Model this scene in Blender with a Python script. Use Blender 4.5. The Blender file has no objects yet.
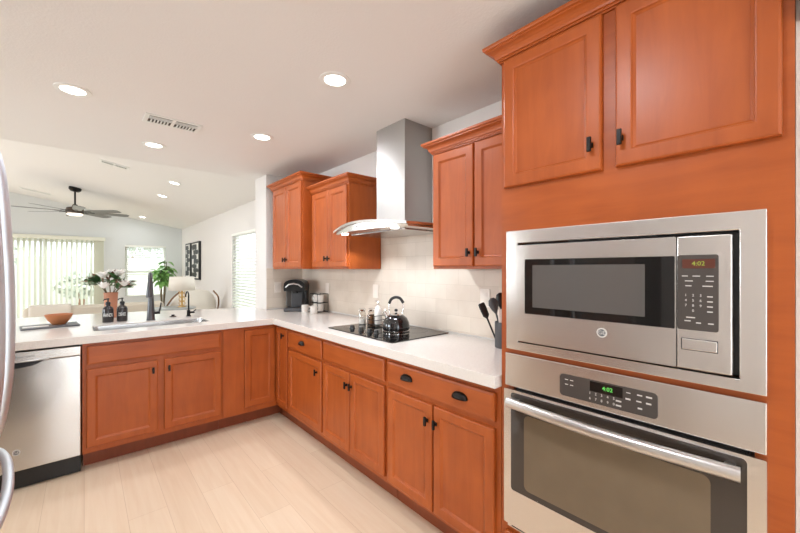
import bpy, bmesh, math, random
from mathutils import Vector, Matrix
from mathutils.geometry import tessellate_polygon
random.seed(7)
PI = math.pi
scene = bpy.context.scene
COL = scene.collection

# ------------------------------------------------------------------ camera
H = 1.37
YAW = math.radians(41.4)
cam_d = bpy.data.cameras.new('camera')
cam = bpy.data.objects.new('camera', cam_d); COL.objects.link(cam)
cam.location = (0, 0, H)
cam.rotation_euler = (PI/2, 0, -YAW)
cam_d.sensor_width = 36.0
cam_d.lens = 358.2/800*36.0
cam_d.shift_y = 2.5/800
cam_d.clip_start = 0.02
cam_d.clip_end = 200
scene.camera = cam

# ------------------------------------------------------------------ world, exposure, daylight
scene.view_settings.view_transform = 'Standard'
scene.view_settings.look = 'None'
scene.view_settings.gamma = 1.0
scene.view_settings.use_curve_mapping = False
scene.view_settings.exposure = 0.11
w = bpy.data.worlds.new('sky'); scene.world = w; w.use_nodes = True
bg = w.node_tree.nodes['Background']
bg.inputs['Color'].default_value = (0.80, 0.91, 1.0, 1)
bg.inputs['Strength'].default_value = 2.4

LIGHT = {'day_far': 420, 'day_side': 40, 'fill_kitchen': 64, 'fill_left': 140, 'fill_living': 118, 'can': 5.9, 'can_living': 4.6, 'hood': 0.5}
WARM = (0.95, 1.0, 1.08)
NEUTRAL = (0.93, 0.97, 1.0)

def area_light(name, loc, target, sx, sy, power, color):
    d = bpy.data.lights.new(name, 'AREA'); d.shape = 'RECTANGLE'; d.size = sx; d.size_y = sy
    d.energy = power; d.color = color
    o = bpy.data.objects.new(name, d); COL.objects.link(o); o.location = loc
    o.rotation_euler = (Vector(target)-Vector(loc)).to_track_quat('-Z', 'Y').to_euler()
    return o
# daylight from the sky above the patio, the side yard, plus lamps added at unseen openings behind / left of the camera
area_light('daylight_patio', (-0.2, 12.6, 3.6), (-0.2, 9.5, 0.4), 4.0, 2.0, LIGHT['day_far'], (0.94, 0.98, 1.0))
area_light('daylight_side', (3.6, 6.0, 3.0), (1.9, 6.0, 0.9), 2.4, 1.6, LIGHT['day_side'], (0.95, 0.98, 1.0))
area_light('added_daylight_back', (0.2, -2.75, 1.35), (0.2, 0, 1.2), 1.9, 2.0, LIGHT['fill_kitchen'], (0.90, 0.95, 1.0))  # added lamp behind the camera, brightens the kitchen
area_light('added_daylight_left', (-4.45, 3.4, 1.5), (0, 3.4, 1.2), 2.0, 1.4, LIGHT['fill_left'], (0.86, 0.94, 1.0))  # added lamp outside an unseen left opening, for brightness

area_light('added_daylight_living', (-4.45, 7.7, 1.5), (0, 7.7, 1.6), 2.6, 1.4, LIGHT['fill_living'], (0.94, 0.97, 1.0))  # added lamp outside an unseen opening, brightens the living room

# ------------------------------------------------------------------ materials
MATS = {}
def nmat(name):
    m = bpy.data.materials.new(name); m.use_nodes = True
    nt = m.node_tree; b = nt.nodes['Principled BSDF']
    return m, nt, b
def srgb(r, g, b):
    f = lambda c: (c/255/12.92) if c/255 <= 0.04045 else ((c/255+0.055)/1.055)**2.4
    return (f(r), f(g), f(b), 1)
def simple(name, col, rough=0.5, metal=0.0, bump=0.0, bscale=80, coat=0.0, var=0.0, vscale=6, spec=0.5, trans=0.0, emit=None, es=0.0):
    m, nt, b = nmat(name)
    b.inputs['Base Color'].default_value = col
    b.inputs['Roughness'].default_value = rough
    b.inputs['Metallic'].default_value = metal
    b.inputs['Specular IOR Level'].default_value = spec
    b.inputs['Coat Weight'].default_value = coat
    b.inputs['Transmission Weight'].default_value = trans
    if emit:
        b.inputs['Emission Color'].default_value = emit; b.inputs['Emission Strength'].default_value = es
    tc = nt.nodes.new('ShaderNodeTexCoord')
    nz = nt.nodes.new('ShaderNodeTexNoise'); nz.inputs['Scale'].default_value = vscale; nz.inputs['Detail'].default_value = 3
    nt.links.new(tc.outputs['Object'], nz.inputs['Vector'])
    if var > 0:
        mx = nt.nodes.new('ShaderNodeMix'); mx.data_type = 'RGBA'
        mx.inputs['A'].default_value = tuple(c*(1-var) for c in col[:3])+(1,)
        mx.inputs['B'].default_value = tuple(min(1, c*(1+var)) for c in col[:3])+(1,)
        nt.links.new(nz.outputs['Fac'], mx.inputs['Factor']); nt.links.new(mx.outputs['Result'], b.inputs['Base Color'])
    if bump > 0:
        n2 = nt.nodes.new('ShaderNodeTexNoise'); n2.inputs['Scale'].default_value = bscale; n2.inputs['Detail'].default_value = 2
        nt.links.new(tc.outputs['Object'], n2.inputs['Vector'])
        bp = nt.nodes.new('ShaderNodeBump'); bp.inputs['Strength'].default_value = bump; bp.inputs['Distance'].default_value = 0.002
        nt.links.new(n2.outputs['Fac'], bp.inputs['Height']); nt.links.new(bp.outputs['Normal'], b.inputs['Normal'])
    MATS[name] = m
    return m

def wood(name, c1, c2, rough=0.40, axis='Z', scale=1.0):
    m, nt, b = nmat(name)
    tc = nt.nodes.new('ShaderNodeTexCoord'); mp = nt.nodes.new('ShaderNodeMapping')
    s = {'Z': (14, 14, 1.6), 'Y': (14, 1.6, 14), 'X': (1.6, 14, 14)}[axis]
    mp.inputs['Scale'].default_value = tuple(v*scale for v in s)
    oi = nt.nodes.new('ShaderNodeObjectInfo')
    ml = nt.nodes.new('ShaderNodeMath'); ml.operation = 'MULTIPLY'; ml.inputs[1].default_value = 17.0
    cb = nt.nodes.new('ShaderNodeCombineXYZ')
    nt.links.new(oi.outputs['Random'], ml.inputs[0])
    for k in range(3): nt.links.new(ml.outputs[0], cb.inputs[k])
    nt.links.new(cb.outputs[0], mp.inputs['Location']); nt.links.new(tc.outputs['Object'], mp.inputs['Vector'])
    n1 = nt.nodes.new('ShaderNodeTexNoise'); n1.inputs['Scale'].default_value = 1.6; n1.inputs['Detail'].default_value = 6; n1.inputs['Roughness'].default_value = 0.6; n1.inputs['Distortion'].default_value = 0.6
    nt.links.new(mp.outputs[0], n1.inputs['Vector'])
    n2 = nt.nodes.new('ShaderNodeTexNoise'); n2.inputs['Scale'].default_value = 5.0; n2.inputs['Detail'].default_value = 2
    nt.links.new(tc.outputs['Object'], n2.inputs['Vector'])
    ad = nt.nodes.new('ShaderNodeMix'); ad.data_type = 'FLOAT'; ad.inputs['Factor'].default_value = 0.45
    nt.links.new(n1.outputs['Fac'], ad.inputs['A']); nt.links.new(n2.outputs['Fac'], ad.inputs['B'])
    cr = nt.nodes.new('ShaderNodeValToRGB')
    cr.color_ramp.elements[0].position = 0.28; cr.color_ramp.elements[0].color = c1
    cr.color_ramp.elements[1].position = 0.72; cr.color_ramp.elements[1].color = c2
    nt.links.new(ad.outputs['Result'], cr.inputs['Fac']); nt.links.new(cr.outputs['Color'], b.inputs['Base Color'])
    b.inputs['Roughness'].default_value = rough
    b.inputs['Specular IOR Level'].default_value = 0.35; b.inputs['Coat Weight'].default_value = 0.15; b.inputs['Coat Roughness'].default_value = 0.3
    MATS[name] = m
    return m

def steel(name, col=(0.72, 0.69, 0.66, 1), rough=0.27, axis='Y', aniso=0.6):
    m, nt, b = nmat(name)
    b.inputs['Base Color'].default_value = col; b.inputs['Metallic'].default_value = 1.0
    b.inputs['Roughness'].default_value = rough
    tc = nt.nodes.new('ShaderNodeTexCoord')
    if aniso:
        b.inputs['Anisotropic'].default_value = aniso
        tg = nt.nodes.new('ShaderNodeCombineXYZ')
        v = {'Y': (0, 1, 0), 'X': (1, 0, 0), 'Z': (0, 0, 1)}[axis]
        for k in range(3): tg.inputs[k].default_value = v[k]
        nt.links.new(tg.outputs[0], b.inputs['Tangent'])
    # very slight waviness of the sheet
    n3 = nt.nodes.new('ShaderNodeTexNoise'); n3.inputs['Scale'].default_value = 5.0; n3.inputs['Detail'].default_value = 0
    nt.links.new(tc.outputs['Object'], n3.inputs['Vector'])
    bp = nt.nodes.new('ShaderNodeBump'); bp.inputs['Strength'].default_value = 0.25; bp.inputs['Distance'].default_value = 0.012
    nt.links.new(n3.outputs['Fac'], bp.inputs['Height']); nt.links.new(bp.outputs['Normal'], b.inputs['Normal'])
    MATS[name] = m
    return m

CH1 = srgb(152, 70, 23); CH2 = srgb(183, 93, 38)
wood('cherry', CH1, CH2); wood('cherry_h', CH1, CH2, axis='Y'); wood('cherry_hx', CH1, CH2, axis='X')
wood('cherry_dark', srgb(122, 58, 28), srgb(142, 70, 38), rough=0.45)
wood('bowl_wood', srgb(176, 104, 62), srgb(205, 134, 88), rough=0.5, axis='X')
wood('walnut', srgb(120, 84, 56), srgb(150, 110, 78), rough=0.5)
simple('kitchen_paint', srgb(226, 221, 216), 0.85, bump=0.25, bscale=140)
simple('living_paint', srgb(216, 218, 216), 0.85, bump=0.25, bscale=140)
simple('ceiling_paint', srgb(236, 233, 230), 0.9, bump=0.5, bscale=90)
simple('trim_white', srgb(238, 238, 234), 0.45)
simple('black_metal', srgb(30, 28, 27), 0.35, metal=0.6)
simple('bronze', srgb(42, 36, 33), 0.32, metal=0.8)
simple('black_plastic', srgb(26, 26, 27), 0.3)
simple('graphite', srgb(84, 84, 86), 0.3, metal=0.55)
simple('grey_plastic', srgb(78, 78, 80), 0.35)
simple('panel_grey', srgb(74, 68, 64), 0.25)
simple('dark_glass', srgb(20, 18, 17), 0.04, spec=0.6)
simple('oven_glass', srgb(58, 50, 44), 0.06, spec=0.7)
simple('oven_reflection', srgb(112, 96, 76), 0.12, var=0.18, vscale=9, spec=0.6)  # mottled room reflection put into the glass colour
simple('screen_glass', srgb(92, 88, 85), 0.12)
simple('cooktop_glass', srgb(16, 15, 15), 0.03, spec=0.8)
simple('ceramic', srgb(236, 230, 222), 0.2)
simple('outlet_plastic', srgb(238, 228, 217), 0.35)
simple('terracotta', srgb(190, 130, 100), 0.7, var=0.08)
simple('bottle_glass', srgb(50, 46, 46), 0.25)
simple('label_white', srgb(232, 232, 228), 0.5)
simple('slate', srgb(92, 94, 98), 0.4)
simple('paper', srgb(236, 234, 230), 0.5)
simple('leaf_green', srgb(72, 108, 62), 0.45, var=0.35, vscale=14)
simple('leaf_backlit', srgb(140, 190, 108), 0.45, var=0.3, vscale=10)  # glow of backlit leaves put into the colour
simple('leaf_rust', srgb(134, 84, 62), 0.5, var=0.3, vscale=16)
simple('petal', srgb(252, 248, 242), 0.5)
simple('stem', srgb(104, 88, 58), 0.6)
simple('sofa_fabric', srgb(208, 198, 182), 0.9, bump=0.6, bscale=200)
simple('cream_fabric', srgb(228, 220, 208), 0.9, bump=0.5, bscale=200)
simple('lamp_shade', srgb(222, 214, 202), 0.8)
simple('gold', srgb(206, 168, 108), 0.35, metal=0.6)
simple('table_grey', srgb(152, 154, 152), 0.3)
simple('art_black', srgb(34, 34, 34), 0.5)
simple('art_white', srgb(228, 226, 220), 0.6)
simple('blind_white', srgb(240, 240, 232), 0.6)
simple('blind_vane', srgb(226, 226, 210), 0.6)
simple('blade_grey', srgb(112, 112, 110), 0.4)
simple('fan_brown', srgb(84, 72, 62), 0.4, metal=0.5)
simple('fridge_handle', (0.64, 0.68, 0.73, 1), 0.45, metal=1.0)
simple('silver_mark', srgb(214, 211, 206), 0.35)
simple('chrome', (0.8, 0.79, 0.78, 1), 0.08, metal=1.0)
simple('handle_steel', (0.66, 0.65, 0.64, 1), 0.30, metal=1.0)
simple('patio', srgb(214, 208, 198), 0.9, var=0.05)
simple('block_wall', srgb(226, 222, 214), 0.9, bump=0.5, bscale=30)
simple('foliage', srgb(186, 192, 176), 0.8, var=0.4, vscale=3)
simple('glaze_black', srgb(24, 23, 24), 0.08, coat=0.5)
simple('green_led', srgb(20, 60, 20), 0.4, emit=(0.2, 0.9, 0.15, 1), es=1.0)
simple('amber_led', srgb(50, 60, 20), 0.4, emit=(0.55, 0.7, 0.1, 1), es=0.7)
simple('display_brown', srgb(92, 48, 36), 0.3)
simple('key_text', srgb(206, 202, 196), 0.5)
simple('vent_dark', srgb(74, 64, 58), 0.8)
simple('bulb', (1, 1, 1, 1), 0.5, emit=(1.0, 0.95, 0.88, 1), es=7.0)
simple('fan_bulb', (1, 1, 1, 1), 0.5, emit=(1.0, 0.86, 0.7, 1), es=2.2)
steel('steel_y', axis='Y'); steel('steel_x', axis='X'); steel('steel_z', col=(0.60, 0.575, 0.55, 1), axis='Z', aniso=0.75)
steel('steel_hood', col=(0.42, 0.40, 0.38, 1), axis='Z', rough=0.36, aniso=0.6)
steel('steel_sink', col=(0.52, 0.51, 0.50, 1), axis='X', rough=0.25, aniso=0)
# countertop: off-white quartz with fine speckle
m, nt, b = nmat('quartz'); MATS['quartz'] = m
tc = nt.nodes.new('ShaderNodeTexCoord'); nz = nt.nodes.new('ShaderNodeTexNoise'); nz.inputs['Scale'].default_value = 260; nz.inputs['Detail'].default_value = 2
cr = nt.nodes.new('ShaderNodeValToRGB'); cr.color_ramp.elements[0].position = 0.35; cr.color_ramp.elements[0].color = srgb(219, 211, 203)
cr.color_ramp.elements[1].position = 0.55; cr.color_ramp.elements[1].color = srgb(230, 224, 217)
nt.links.new(tc.outputs['Object'], nz.inputs['Vector']); nt.links.new(nz.outputs['Fac'], cr.inputs['Fac']); nt.links.new(cr.outputs['Color'], b.inputs['Base Color'])
b.inputs['Roughness'].default_value = 0.14
# tile: travertine look wall tile, running across the wall
def tile_mat(name, swap):
    m, nt, b = nmat(name); MATS[name] = m
    tc = nt.nodes.new('ShaderNodeTexCoord'); sp = nt.nodes.new('ShaderNodeSeparateXYZ'); cb = nt.nodes.new('ShaderNodeCombineXYZ')
    g = nt.nodes.new('ShaderNodeNewGeometry')
    nt.links.new(g.outputs['Position'], sp.inputs[0])
    nt.links.new(sp.outputs['Y' if swap else 'X'], cb.inputs[0]); nt.links.new(sp.outputs['Z'], cb.inputs[1])
    br = nt.nodes.new('ShaderNodeTexBrick'); br.inputs['Scale'].default_value = 1.0
    br.inputs['Brick Width'].default_value = 0.21; br.inputs['Row Height'].default_value = 0.105; br.inputs['Mortar Size'].default_value = 0.0018
    br.inputs['Mortar Smooth'].default_value = 0.4
    br.inputs['Color1'].default_value = srgb(221, 208, 192); br.inputs['Color2'].default_value = srgb(214, 200, 184); br.inputs['Mortar'].default_value = srgb(204, 190, 173)
    nt.links.new(cb.outputs[0], br.inputs['Vector'])
    nz = nt.nodes.new('ShaderNodeTexNoise'); nz.inputs['Scale'].default_value = 9; nz.inputs['Detail'].default_value = 4
    nt.links.new(g.outputs['Position'], nz.inputs['Vector'])
    mx = nt.nodes.new('ShaderNodeMix'); mx.data_type = 'RGBA'; mx.blend_type = 'SOFT_LIGHT'; mx.inputs['Factor'].default_value = 0.35
    nt.links.new(br.outputs['Color'], mx.inputs['A']); nt.links.new(nz.outputs['Color'], mx.inputs['B'])
    bw = nt.nodes.new('ShaderNodeRGBToBW'); nt.links.new(nz.outputs['Color'], bw.inputs[0]); nt.links.new(bw.outputs[0], mx.inputs['B'])
    nt.links.new(mx.outputs['Result'], b.inputs['Base Color'])
    bp = nt.nodes.new('ShaderNodeBump'); bp.inputs['Strength'].default_value = 0.35; bp.inputs['Distance'].default_value = 0.002; bp.invert = True
    nt.links.new(br.outputs['Fac'], bp.inputs['Height']); nt.links.new(bp.outputs['Normal'], b.inputs['Normal'])
    b.inputs['Roughness'].default_value = 0.32
tile_mat('tile_side', True); tile_mat('tile_back', False)
# floor: pale oak planks running away from the camera along Y
m, nt, b = nmat('oak_floor'); MATS['oak_floor'] = m
g = nt.nodes.new('ShaderNodeNewGeometry'); sp = nt.nodes.new('ShaderNodeSeparateXYZ'); cb = nt.nodes.new('ShaderNodeCombineXYZ')
nt.links.new(g.outputs['Position'], sp.inputs[0]); nt.links.new(sp.outputs['Y'], cb.inputs[0]); nt.links.new(sp.outputs['X'], cb.inputs[1])
br = nt.nodes.new('ShaderNodeTexBrick'); br.offset = 0.37; br.inputs['Scale'].default_value = 1.0
br.inputs['Brick Width'].default_value = 1.22; br.inputs['Row Height'].default_value = 0.18; br.inputs['Mortar Size'].default_value = 0.0012; br.inputs['Mortar Smooth'].default_value = 0.3
br.inputs['Color1'].default_value = srgb(231, 209, 182); br.inputs['Color2'].default_value = srgb(224, 200, 172); br.inputs['Mortar'].default_value = srgb(203, 176, 146)
nt.links.new(cb.outputs[0], br.inputs['Vector'])
mp = nt.nodes.new('ShaderNodeMapping'); mp.inputs['Scale'].default_value = (26, 1.6, 1); nt.links.new(g.outputs['Position'], mp.inputs['Vector'])
nz = nt.nodes.new('ShaderNodeTexNoise'); nz.inputs['Scale'].default_value = 1.2; nz.inputs['Detail'].default_value = 6; nz.inputs['Distortion'].default_value = 0.8; nt.links.new(mp.outputs[0], nz.inputs['Vector'])
mx = nt.nodes.new('ShaderNodeMix'); mx.data_type = 'RGBA'; mx.blend_type = 'SOFT_LIGHT'; mx.inputs['Factor'].default_value = 0.35
nt.links.new(br.outputs['Color'], mx.inputs['A']); nt.links.new(nz.outputs['Fac'], mx.inputs['B']); nt.links.new(mx.outputs['Result'], b.inputs['Base Color'])
b.inputs['Roughness'].default_value = 0.38
# window pane: clear sheet with a faint reflection
m, nt, b = nmat('pane'); MATS['pane'] = m
nt.nodes.remove(b); tr = nt.nodes.new('ShaderNodeBsdfTransparent'); gl = nt.nodes.new('ShaderNodeBsdfGlossy'); gl.inputs['Roughness'].default_value = 0.02
ms = nt.nodes.new('ShaderNodeMixShader'); ms.inputs[0].default_value = 0.06
nt.links.new(tr.outputs[0], ms.inputs[1]); nt.links.new(gl.outputs[0], ms.inputs[2]); nt.links.new(ms.outputs[0], nt.nodes['Material Output'].inputs['Surface'])
# translucent vanes
m, nt, b = nmat('vane_cloth'); MATS['vane_cloth'] = m
df = nt.nodes.new('ShaderNodeBsdfTranslucent'); df.inputs['Color'].default_value = srgb(232, 234, 222)
b.inputs['Base Color'].default_value = srgb(232, 234, 222); b.inputs['Roughness'].default_value = 0.7
ms = nt.nodes.new('ShaderNodeMixShader'); ms.inputs[0].default_value = 0.3
nt.links.new(b.outputs[0], ms.inputs[1]); nt.links.new(df.outputs[0], ms.inputs[2]); nt.links.new(ms.outputs[0], nt.nodes['Material Output'].inputs['Surface'])
# clear glass for jars
m, nt, b = nmat('jar_glass'); MATS['jar_glass'] = m
nt.nodes.remove(b); tr = nt.nodes.new('ShaderNodeBsdfTransparent'); tr.inputs['Color'].default_value = (0.9, 0.88, 0.85, 1); gl = nt.nodes.new('ShaderNodeBsdfGlossy'); gl.inputs['Roughness'].default_value = 0.05
lw = nt.nodes.new('ShaderNodeLayerWeight'); lw.inputs['Blend'].default_value = 0.35
ms = nt.nodes.new('ShaderNodeMixShader')
nt.links.new(lw.outputs['Facing'], ms.inputs[0]); nt.links.new(tr.outputs[0], ms.inputs[1]); nt.links.new(gl.outputs[0], ms.inputs[2]); nt.links.new(ms.outputs[0], nt.nodes['Material Output'].inputs['Surface'])

# ------------------------------------------------------------------ mesh helpers
def B(): return bmesh.new()
def box(bm, x0, x1, y0, y1, z0, z1, bev=0.0, seg=2):
    if x0 > x1: x0, x1 = x1, x0
    if y0 > y1: y0, y1 = y1, y0
    if z0 > z1: z0, z1 = z1, z0
    r = bmesh.ops.create_cube(bm, size=1.0)
    vs = r['verts']
    for v in vs:
        v.co = Vector(((x0+x1)/2+v.co.x*(x1-x0), (y0+y1)/2+v.co.y*(y1-y0), (z0+z1)/2+v.co.z*(z1-z0)))
    if bev > 0:
        es = list({e for v in vs for e in v.link_edges})
        bmesh.ops.bevel(bm, geom=es, offset=bev, segments=seg, affect='EDGES', profile=0.5)
    return bm
def lathe(bm, prof, cx, cy, seg=32, z0=0.0, cap=True):
    rings = []
    for r, z in prof:
        rings.append([bm.verts.new((cx+r*math.cos(2*PI*k/seg), cy+r*math.sin(2*PI*k/seg), z0+z)) for k in range(seg)])
    for a, b2 in zip(rings, rings[1:]):
        for k in range(seg):
            bm.faces.new((a[k], a[(k+1) % seg], b2[(k+1) % seg], b2[k]))
    if cap:
        bm.faces.new(rings[0][::-1]); bm.faces.new(rings[-1])
    return bm
def tube(bm, pts, r, seg=12, cap=True):
    pts = [Vector(p) for p in pts]
    rs = r if isinstance(r, (list, tuple)) else [r]*len(pts)
    rings = []; up = None
    for i, p in enumerate(pts):
        if i == 0: t = pts[1]-p
        elif i == len(pts)-1: t = p-pts[i-1]
        else: t = (pts[i+1]-p).normalized()+(p-pts[i-1]).normalized()
        t.normalize()
        if up is None:
            up = Vector((0, 0, 1)) if abs(t.z) < 0.9 else Vector((1, 0, 0))
        u = (up-t*up.dot(t)).normalized(); v = t.cross(u); up = u
        rings.append([bm.verts.new(p+rs[i]*(math.cos(2*PI*k/seg)*u+math.sin(2*PI*k/seg)*v)) for k in range(seg)])
    for a, b2 in zip(rings, rings[1:]):
        for k in range(seg): bm.faces.new((a[k], a[(k+1) % seg], b2[(k+1) % seg], b2[k]))
    if cap: bm.faces.new(rings[0][::-1]); bm.faces.new(rings[-1])
    return bm
def curve_pts(ctrl, n=8):
    P = [Vector(c) for c in ctrl]; P = [2*P[0]-P[1]]+P+[2*P[-1]-P[-2]]; out = []
    for i in range(1, len(P)-2):
        for k in range(n):
            t = k/n; a, b2, c, d = P[i-1], P[i], P[i+1], P[i+2]
            out.append(0.5*((2*b2)+(c-a)*t+(2*a-5*b2+4*c-d)*t*t+(3*b2-a-3*c+d)*t**3))
    out.append(P[-2]); return out
def poly_prism(bm, loops, fn, d0, d1):
    """loops: outer + holes as (a,b); fn(a,b,d) -> xyz ; prism between d0 and d1"""
    tri = tessellate_polygon([[Vector((p[0], p[1], 0)) for p in lp] for lp in loops])
    flat = [p for lp in loops for p in lp]
    v0 = [bm.verts.new(fn(p[0], p[1], d0)) for p in flat]; v1 = [bm.verts.new(fn(p[0], p[1], d1)) for p in flat]
    for t in tri:
        bm.faces.new([v0[i] for i in t]); bm.faces.new([v1[i] for i in reversed(t)])
    o = 0
    for lp in loops:
        n = len(lp)
        for k in range(n):
            bm.faces.new((v0[o+k], v0[o+(k+1) % n], v1[o+(k+1) % n], v1[o+k]))
        o += n
    return bm
def rrect(a0, a1, b0, b1, r=0.0, n=5):
    if r <= 0: return [(a0, b0), (a1, b0), (a1, b1), (a0, b1)]
    out = []
    for cx, cy, s in ((a1-r, b0+r, -PI/2), (a1-r, b1-r, 0), (a0+r, b1-r, PI/2), (a0+r, b0+r, PI)):
        for k in range(n+1):
            t = s+PI/2*k/n; out.append((cx+r*math.cos(t), cy+r*math.sin(t)))
    return out
def FR(X):  # faces -X ; a = Y, b = Z, d = out of the face towards the room
    return lambda a, b2, d: Vector((X-d, a, b2))
def FB(Y):  # faces -Y ; a = X, b = Z
    return lambda a, b2, d: Vector((a, Y-d, b2))
def FL(X):  # faces +X
    return lambda a, b2, d: Vector((X+d, a, b2))
def FZ(Z):
    return lambda a, b2, d: Vector((a, b2, Z+d))
def link(o): COL.objects.link(o); return o
def O(name, bm, mat, parent=None, label=None, cat=None, group=None, kind=None, smooth=False, bevel=0.0, origin=None, solid=0.0, sub=0):
    bmesh.ops.recalc_face_normals(bm, faces=bm.faces[:])
    me = bpy.data.meshes.new(name); bm.to_mesh(me); bm.free()
    me.materials.append(MATS[mat] if isinstance(mat, str) else mat)
    o = link(bpy.data.objects.new(name, me))
    base = Vector((0, 0, 0))
    if parent is not None:
        base = Vector(parent['_o']) if '_o' in parent else Vector((0, 0, 0))
        o.parent = parent
    else:
        if origin is None:
            xs = [v.co.x for v in me.vertices]; ys = [v.co.y for v in me.vertices]; zs = [v.co.z for v in me.vertices]
            origin = ((min(xs)+max(xs))/2, (min(ys)+max(ys))/2, min(zs))
        base = Vector(origin); o.location = base
    me.transform(Matrix.Translation(-base))
    o['_o'] = tuple(base)
    if smooth:
        me.shade_smooth()
        if hasattr(me, 'set_sharp_from_angle'): me.set_sharp_from_angle(angle=math.radians(38))
    if solid:
        md = o.modifiers.new('thickness', 'SOLIDIFY'); md.thickness = solid; md.offset = 0
    if sub:
        md = o.modifiers.new('subdivision', 'SUBSURF'); md.levels = sub; md.render_levels = sub
    if bevel > 0:
        md = o.modifiers.new('bevel', 'BEVEL'); md.width = bevel; md.segments = 2; md.limit_method = 'ANGLE'; md.angle_limit = math.radians(40)
    for k, v in (('label', label), ('category', cat), ('group', group), ('kind', kind)):
        if v: o[k] = v
    return o
def T(name, loc, label, cat, group=None):
    o = link(bpy.data.objects.new(name, None)); o.location = loc; o.empty_display_size = 0.05
    o['_o'] = tuple(loc); o['label'] = label; o['category'] = cat
    if group: o['group'] = group
    return o
def S(name, bm, mat, **k): return O(name, bm, mat, kind='structure', **k)
def dup(root, loc, label=None, rotz=None, group=None):
    def cp(o, par):
        c = o.copy(); COL.objects.link(c)
        if par is not None: c.parent = par
        for ch in [x for x in bpy.data.objects if x.parent == o]: cp(ch, c)
        return c
    r = cp(root, None); r.location = loc
    if rotz is not None: r.rotation_euler.z = rotz
    if label: r['label'] = label
    if group: r['group'] = group
    return r
def text(name, s, size, mat, parent, fn, align='CENTER', ext=0.0004, spacing=1.0, label=None):
    """fn(x, y, d) -> world point"""
    cu = bpy.data.curves.new('t', 'FONT'); cu.body = s; cu.size = size; cu.align_x = align; cu.align_y = 'CENTER'; cu.space_character = spacing
    cu.resolution_u = 3
    ob = bpy.data.objects.new('t', cu); COL.objects.link(ob)
    me = bpy.data.meshes.new_from_object(ob); bpy.data.objects.remove(ob); bpy.data.curves.remove(cu)
    bm = B(); bm.from_mesh(me); bpy.data.meshes.remove(me)
    r = bmesh.ops.extrude_face_region(bm, geom=bm.faces[:])
    for v in [g for g in r['geom'] if isinstance(g, bmesh.types.BMVert)]: v.co.z += ext
    for v in bm.verts: v.co = fn(v.co.x, v.co.y, v.co.z)
    return O(name, bm, mat, parent, label=label)

def frame_rings(bm, a0, a1, b0, b1, fn, rings):
    vs = []
    for ins, d in rings:
        vs.append([bm.verts.new(fn(*p, d)) for p in ((a0+ins, b0+ins), (a1-ins, b0+ins), (a1-ins, b1-ins), (a0+ins, b1-ins))])
    bm.faces.new(vs[0])
    for r0, r1 in zip(vs, vs[1:]):
        for k in range(4): bm.faces.new((r0[k], r0[(k+1) % 4], r1[(k+1) % 4], r1[k]))
    bm.faces.new(vs[-1])
    return bm
def door_bm(a0, a1, b0, b1, fn, rail=0.045, t=0.02):
    rail = min(rail, (a1-a0)*0.3)
    return frame_rings(B(), a0, a1, b0, b1, fn, [(0, 0.0005), (0, t-0.006), (0.002, t-0.002), (0.007, t), (rail, t), (rail+0.004, t-0.0012), (rail+0.006, t-0.005), (rail+0.0115, t-0.0085), (rail+0.013, t-0.010)])
def slab_bm(a0, a1, b0, b1, fn, t=0.02):
    return frame_rings(B(), a0, a1, b0, b1, fn, [(0, 0.0005), (0, t-0.007), (0.002, t-0.003), (0.009, t-0.001), (0.012, t)])
def pull(parent, a, b2, fn, t=0.02, h=0.046, mat='black_metal'):
    """small dark T-bar knob standing on the door face"""
    bm = B()
    def bx(a0, a1, c0, c1, d0, d1, bev):
        tb = B(); box(tb, a0, a1, c0, c1, d0, d1, bev)
        for v in tb.verts: v.co = fn(v.co.x, v.co.y, v.co.z)
        me = bpy.data.meshes.new('x'); tb.to_mesh(me); tb.free(); bm.from_mesh(me); bpy.data.meshes.remove(me)
    bx(a-0.004, a+0.004, b2-0.006, b2+0.006, t, t+0.017, 0.001)
    bx(a-0.007, a+0.007, b2-h/2, b2+h/2, t+0.016, t+0.026, 0.002)
    bx(a-0.007, a+0.007, b2-0.009, b2+0.009, t, t+0.003, 0.001)
    return O('handle', bm, mat, parent)
def cup(parent, a, b2, fn, t=0.02, W=0.043, Hh=0.03, D=0.024):
    bm = B(); n, m2 = 16, 6; rows = []
    for j in range(m2+1):
        th = PI/2*j/m2; row = []
        for i in range(n+1):
            ph = PI*i/n
            row.append(bm.verts.new(fn(a+W*math.cos(ph), b2-0.012+Hh*math.sin(ph)**0.7*math.sin(th), t+0.001+D*math.sin(ph)**0.7*math.cos(th))))
        rows.append(row)
    for r0, r1 in zip(rows, rows[1:]):
        for k in range(n): bm.faces.new((r0[k], r0[k+1], r1[k+1], r1[k]))
    bmesh.ops.remove_doubles(bm, verts=bm.verts[:], dist=0.0002)
    return O('cup_pull', bm, 'bronze', parent, smooth=True, solid=0.002)

# ------------------------------------------------------------------ the setting
XR, YF, YB = 1.93, 10.87, 3.92            # right wall, far wall, kitchen end wall
ZC = 2.41; SL = 0.18; XL = -4.2; Y0 = -2.6
def vz(x): return ZC+SL*(XR-x)
CE = 4.25                                   # where the flat kitchen ceiling stops
bm = B(); box(bm, XL-0.1, XR+0.1, Y0-0.1, YF+0.1, -0.1, 0.0); S('floor', bm, 'oak_floor')
bm = B(); poly_prism(bm, [rrect(XL-0.1, XR+0.12, Y0-0.1, CE)], FZ(ZC), 0.0, 0.12); S('ceiling', bm, 'ceiling_paint')
bm = B()  # sloping living room ceiling
poly_prism(bm, [[(XL-0.1, vz(XL-0.1)), (XR+0.12, vz(XR+0.12)), (XR+0.12, vz(XR+0.12)+0.12), (XL-0.1, vz(XL-0.1)+0.12)]], lambda a, b2, d: Vector((a, d, b2)), CE-0.12, YF+0.1)
S('ceiling_vault', bm, 'ceiling_paint')
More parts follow.
